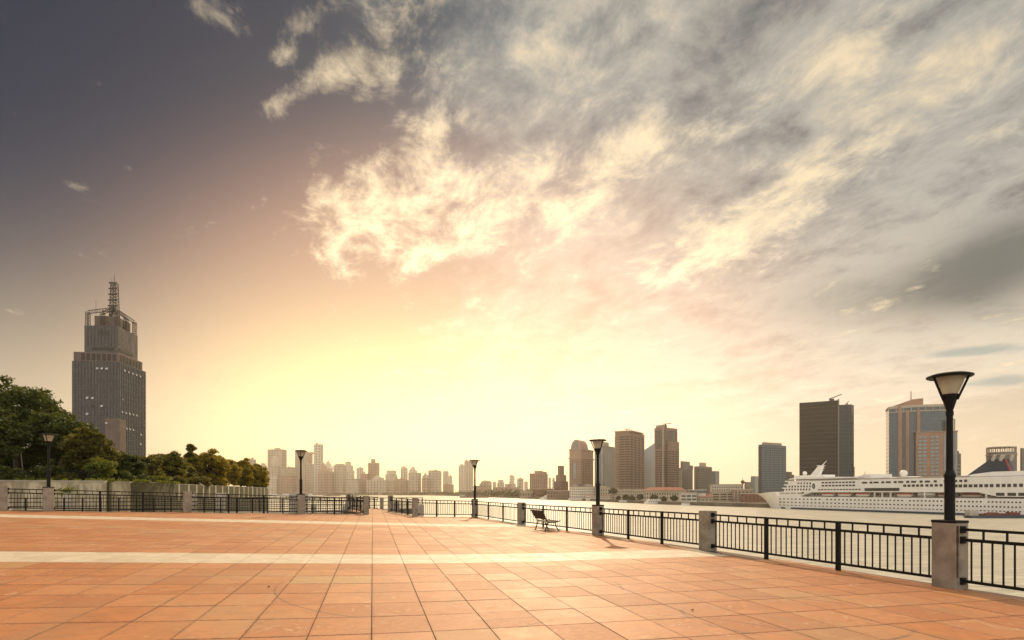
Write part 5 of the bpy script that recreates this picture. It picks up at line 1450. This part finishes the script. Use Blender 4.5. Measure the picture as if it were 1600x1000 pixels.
    rowh([1222, 1230, 1239.4], 1232, 769.4 + 0.6, 6.5, 1.9); rowh([1251], 1251, 770.2, 9.5, 1.9)
    rowh([1286 + 5.33 * k for k in range(10)], 1310, 753.8, 3.6, 2.2); rowh([1286 + 5.33 * k for k in range(10)], 1310, 758.7, 3.6, 2.4); rowh([1280 + 4.84 * k for k in range(14)], 1310, 764.9, 3.2, 1.8)
    rowh([1361, 1379.5, 1398.8, 1418.5, 1439.3, 1461.5, 1477, 1485.5, 1493.5, 1501.3, 1509], 1420, 752.9, 4.3, 3.0)
    rowh([1351, 1369, 1388, 1407.5, 1427.5, 1449], 1400, 753.3, 7.6, 2.6)
    rowh([1413.8 + 6.68 * k for k in range(5)] + [1448.5, 1455.5, 1463, 1470.5, 1478, 1486], 1440, 758.6, 4.4, 3.2)
    rowh([1493.5, 1500.6, 1508.5, 1516.5, 1524.6, 1532.9, 1541.2, 1549.6, 1559.4, 1568.4, 1577, 1586.2, 1595.6, 1605, 1615], 1540, 758.8, 5.4, 3.8)
    rowh([1563, 1581, 1598, 1615], 1580, 772.4, 13.0, 3.6)
    # glazed lounge bulging from the side
    la, lb = ship_s(1348), ship_s(1408); zl0, zl1 = ship_h(1380, 767.4), ship_h(1380, 762.4)
    MB().prism([(la, -.1), (la + 4, -.9), (lb - 1, -.9), (lb, -.1), (lb, 1), (la, 1)], zl1, zl1 + .55).build('lounge_roof', M['ship_white'], t)
    MB().prism([(la, -.1), (la + 4, -.9), (lb - 1, -.9), (lb, -.1), (lb, 1), (la, 1)], zl0 - .4, zl0).build('lounge_sill', M['ship_white'], t)
    n_ = 22
    for k in range(n_):
        s = la + 1.5 + (lb - la - 2.5) * (k + .5) / n_; part('lounge_pane', gl, t, (s, -.35 if k > 2 else -.1, (zl0 + zl1) / 2), scale=((lb - la) / n_ * .78, .5, zl1 - zl0))
    # oval emblem
    s, z = sh(1271.3, 759.6); m = MB(); n_ = 24; d = (SP + SA * s).y; rs = ship_s(1273.6) - s; rz = 4.4 * d / FPX
    m.add([(s + rs * math.cos(2 * math.pi * k / n_), -.1, z + rz * math.sin(2 * math.pi * k / n_)) for k in range(n_)] + [(s + rs * math.cos(2 * math.pi * k / n_), .1, z + rz * math.sin(2 * math.pi * k / n_)) for k in range(n_)],
          [tuple(range(n_))] + [(k, (k + 1) % n_, (k + 1) % n_ + n_, k + n_) for k in range(n_)])
    em = m.build('oval_emblem', M['ship_blue'], t); em['label'] = 'dark blue oval emblem on the ship side'
    MB().prism_y([(s, z + rz * .7), (s + rs * .22, z + rz * .15), (s + rs * .7, z), (s + rs * .22, z - rz * .15), (s, z - rz * .7), (s - rs * .22, z - rz * .15), (s - rs * .7, z), (s - rs * .22, z + rz * .15)], -.16, -.1).build('emblem_star', M['ship_grey'], em)
    # promenade columns, dark doors
    for x in (1365.5, 1377.5, 1390.5, 1540, 1444): s = ship_s(x); MB().box(s - .35, s + .35, .3, 1.0, HD, HR).build('column', M['ship_white'], t)
    zd = ship_h(1400, 777.6, 5); sd = sr0
    for k in range(46):
        s = sr0 + (sr1 - sr0) * (k + .5) / 46; part('promenade_window', gl, t, (s, 4.95, HD + 1.6), scale=(1.5, .3, 1.5))
    MB().box(sr0, sr1, 0.15, .25, HD + 1.0, HD + 1.12).box(sr0, sr1, .15, .25, HD + .5, HD + .58).build('promenade_rail', M['ship_grey'], t)
    # bow fittings
    for x, y in ((1192, 777), (1203, 777.5), (1203, 773)):
        s, z = sh(x, y, 5)
    rail = MB()
    return t
ship = build_ship()

def lifeboats():
    HD = ship_h(1300, 776.5); HR = ship_h(1300, 769.2)
    lab = ['orange-topped lifeboat hanging nearest the ship bow', 'orange-topped lifeboat, second along from the bow', 'orange-topped lifeboat just ahead of the glazed lounge', 'orange-topped lifeboat just behind the glazed lounge',
           'white-topped tender boat next aft of the lounge lifeboat', 'dark red-topped lifeboat behind the large lamp post', 'grey lifeboat with dark red cover, last before the aft screen']
    for i, (xa, xb, c) in enumerate(((1280, 1301.5, 'orange'), (1305, 1328, 'orange'), (1333, 1357, 'orange'), (1397, 1424, 'orange'), (1429, 1459, 'ship_white'), (1461, 1490, 'red_paint'), (1497, 1531, 'red_paint'))):
        a, e = ship_s(xa), ship_s(xb); L = e - a; c0 = (a + e) / 2
        w = SP + SA * c0 + SB * 1.8
        t = thing('lifeboat', lab[i], 'lifeboat', (w.x, w.y, WATER + HD + .55), math.atan2(SA.y, SA.x), 'lifeboats along the ship side')
        def hullp(z0, z1, k0, k1, nm, m):
            mb = MB(); vs = []; n = 12
            for z, k, wd in ((z0, k0, .55), (z1, k1, 1.0)):
                for j in range(n):
                    an = 2 * math.pi * j / n; cx, sy = math.cos(an), math.sin(an)
                    vs.append((L / 2 * k * math.copysign(abs(cx) ** .7, cx), 1.5 * wd * math.copysign(abs(sy) ** .7, sy), z))
            mb.add(vs, [tuple(reversed(range(n))), tuple(range(n, 2 * n))] + [(j, (j + 1) % n, (j + 1) % n + n, j + n) for j in range(n)]); mb.build(nm, M[m], t, smooth=True)
        hh = (HR - HD - .8)
        hullp(0, hh * .52, .72, 1.0, 'boat_hull', 'ship_grey' if i > 3 else 'ship_white'); hullp(hh * .52, hh * .85, 1.0 * .97, .80, 'boat_cover', c)
        for sx in (-1, 1): MB().box(sx * L * .42 - .2, sx * L * .42 + .2, -.2, 3.2, hh * .3, hh + .35).build('davit', M['ship_grey'], t)
lifeboats()

# ================================================================ other vessels
def boat(name, label, x, y, Lm, hgt, d, ang, hull, cat='boat', decks=2, group='small vessels on the river', house=(.1, .85)):
    p = P(x, y, d); t = thing(name, label, cat, (p.x, p.y, WATER), ang, group); w = Lm * .2
    pl = [(-Lm / 2, -w * .8), (Lm * .3, -w), (Lm * .5, 0), (Lm * .3, w), (-Lm / 2, w * .8)]; n = 5; h0 = hgt * .3
    vs = [(a * .94, b_ * .8, -.4) for a, b_ in pl] + [(a, b_, h0 * (1.25 if a > Lm * .4 else 1)) for a, b_ in pl]
    MB().add(vs, [tuple(reversed(range(n))), tuple(range(n, 2 * n))] + [(k, (k + 1) % n, (k + 1) % n + n, k + n) for k in range(n)]).build('hull', M[hull], t)
    dz = hgt * .6 / max(decks, 1); z = h0
    for k in range(decks):
        xa, xb = -Lm * (.5 - house[0] - .03 * k), -Lm * .5 + Lm * (house[1] - .10 * k)
        hs = MB().box(xa, xb, -w * .75, w * .75, z - .05, z + dz * .86).build('cabin', M['ship_white'], t)
        MB().box(xa - .3, xb + .5, -w * .85, w * .85, z + dz * .86, z + dz).build('cabin_roof', M['ship_white'], t)
        n_ = max(4, int(Lm / 3))
        for j in range(n_):
            s = xa + (xb - xa) * (j + .5) / n_
            for sg in (-1, 1): MB().box(s - (xb - xa) / n_ * .32, s + (xb - xa) / n_ * .32, sg * w * .75 - .06, sg * w * .75 + .06, z + dz * .3, z + dz * .65).build('window', M['ship_glass'], hs)
        z += dz
    MB().tube((0, 0, z), (-.4, 0, z + hgt * .35), .12, .06, 5).build('mast', M['ship_grey'], t)
    return t
dz_ = lambda x: shore_depth(x) - 12
boat('river_ferry', 'white two-deck river ferry moored below the red hipped roof', 1020, 785, 20, 5.5, shore_depth(1020) - 9, math.radians(196), 'ship_white', 'ferry')
boat('river_ferry', 'white many-windowed excursion ferry near the stepped tower', 861, 778, 38, 9.5, shore_depth(861) - 16, math.radians(192), 'ship_white', 'ferry', 3)
boat('workboat', 'small dark workboat at the quay under the long classical house', 975, 785, 12, 3, shore_depth(975) - 8, math.radians(10), 'ship_grey', 'boat', 1)
boat('motor_launch', 'small pale launch moored before the boathouse', 895, 781, 14, 3.4, shore_depth(895) - 8, math.radians(10), 'ship_white', 'boat', 1)
boat('motor_launch', 'white launch lying off the white pavilion', 1072, 790, 9, 2.6, shore_depth(1072) - 7, math.radians(12), 'ship_white', 'boat', 1)
def barge(label, x0, x1, yw, cargo, hull, seed, ang=0.0):
    d = (EYE - WATER) * FPX / (yw - HOR); a = X_(x0, d); e = X_(x1, d); L = e - a; rnd = random.Random(seed)
    t = thing('cargo_barge', label, 'barge', ((a + e) / 2, d, WATER), ang, 'small vessels on the river')
    w = max(2.4, L * .09); h = max(1.1, L * .035)
    MB().add([(-L / 2 + h, -w, -.4), (L / 2 - h * 2, -w, -.4), (L / 2 - h * 2, w, -.4), (-L / 2 + h, w, -.4), (-L / 2, -w, h), (L / 2, -w, h * 1.4), (L / 2, w, h * 1.4), (-L / 2, w, h)], MB.BF).build('hull', M[hull], t)
    MB().box(-L / 2 + .5, -L / 2 + L * .16, -w * .7, w * .7, h, h + L * .055 + 1).build('wheelhouse', M['ship_grey'], t)
    for k in range(9):
        x = -L * .28 + L * .68 * k / 9; q = L * rnd.uniform(.03, .055); hh = rnd.uniform(.35, 1) * L * .045 + .5
        MB().box(x - q, x + q, -w * .7, w * .6, h, h + hh).build('cargo', M[cargo], t)
    return t
M['rustred'] = mat('rustred', (0.22, 0.045, 0.03), (0.10, 0.03, 0.022), 0.5, 0.8)
barge('dark work barge with red machinery alongside the cruise ship', 1511, 1600, 809.4, 'rustred', 'boot', 4, -0.02)
barge('long brown barge passing behind the corner lamp', 718, 766, 777.8, 'w_brown', 'w_brown', 5)
barge('low hazy barge beside the gangway end', 505, 532, 775.0, 'w_brown', 'w_brown', 6)
for i, (x, L_, lb) in enumerate(((428, 30, 'white hazy excursion boat by the end of the tree row'), (447, 24, 'pale hazy boat between the tree row and the middle back lamp'), (483, 26, 'pale hazy boat beyond the middle back lamp'))):
    boat('moored_boat', lb, x, 776, L_, 8, (EYE - WATER) * FPX / 6.6, 0.1, 'ship_white', 'boat', 2)

# ================================================================ haze
def haze():
    m = bpy.data.materials.new('haze'); m.use_nodes = True; nt = m.node_tree; nt.nodes.clear()
    o = nt.nodes.new('ShaderNodeOutputMaterial'); v = nt.nodes.new('ShaderNodeVolumePrincipled')
    v.inputs['Color'].default_value = (1.0, 0.87, 0.70, 1); v.inputs['Density'].default_value = HAZE_D; v.inputs['Anisotropy'].default_value = 0.6
    nt.links.new(v.outputs[0], o.inputs['Volume'])
    b = MB().box(-3300, 2400, -70, 5700, WATER - 2, 248).build('haze', m); tag(b, 'warm evening haze over the river and the city', 'haze', kind='stuff')
HAZE_D = 0.000115
haze()
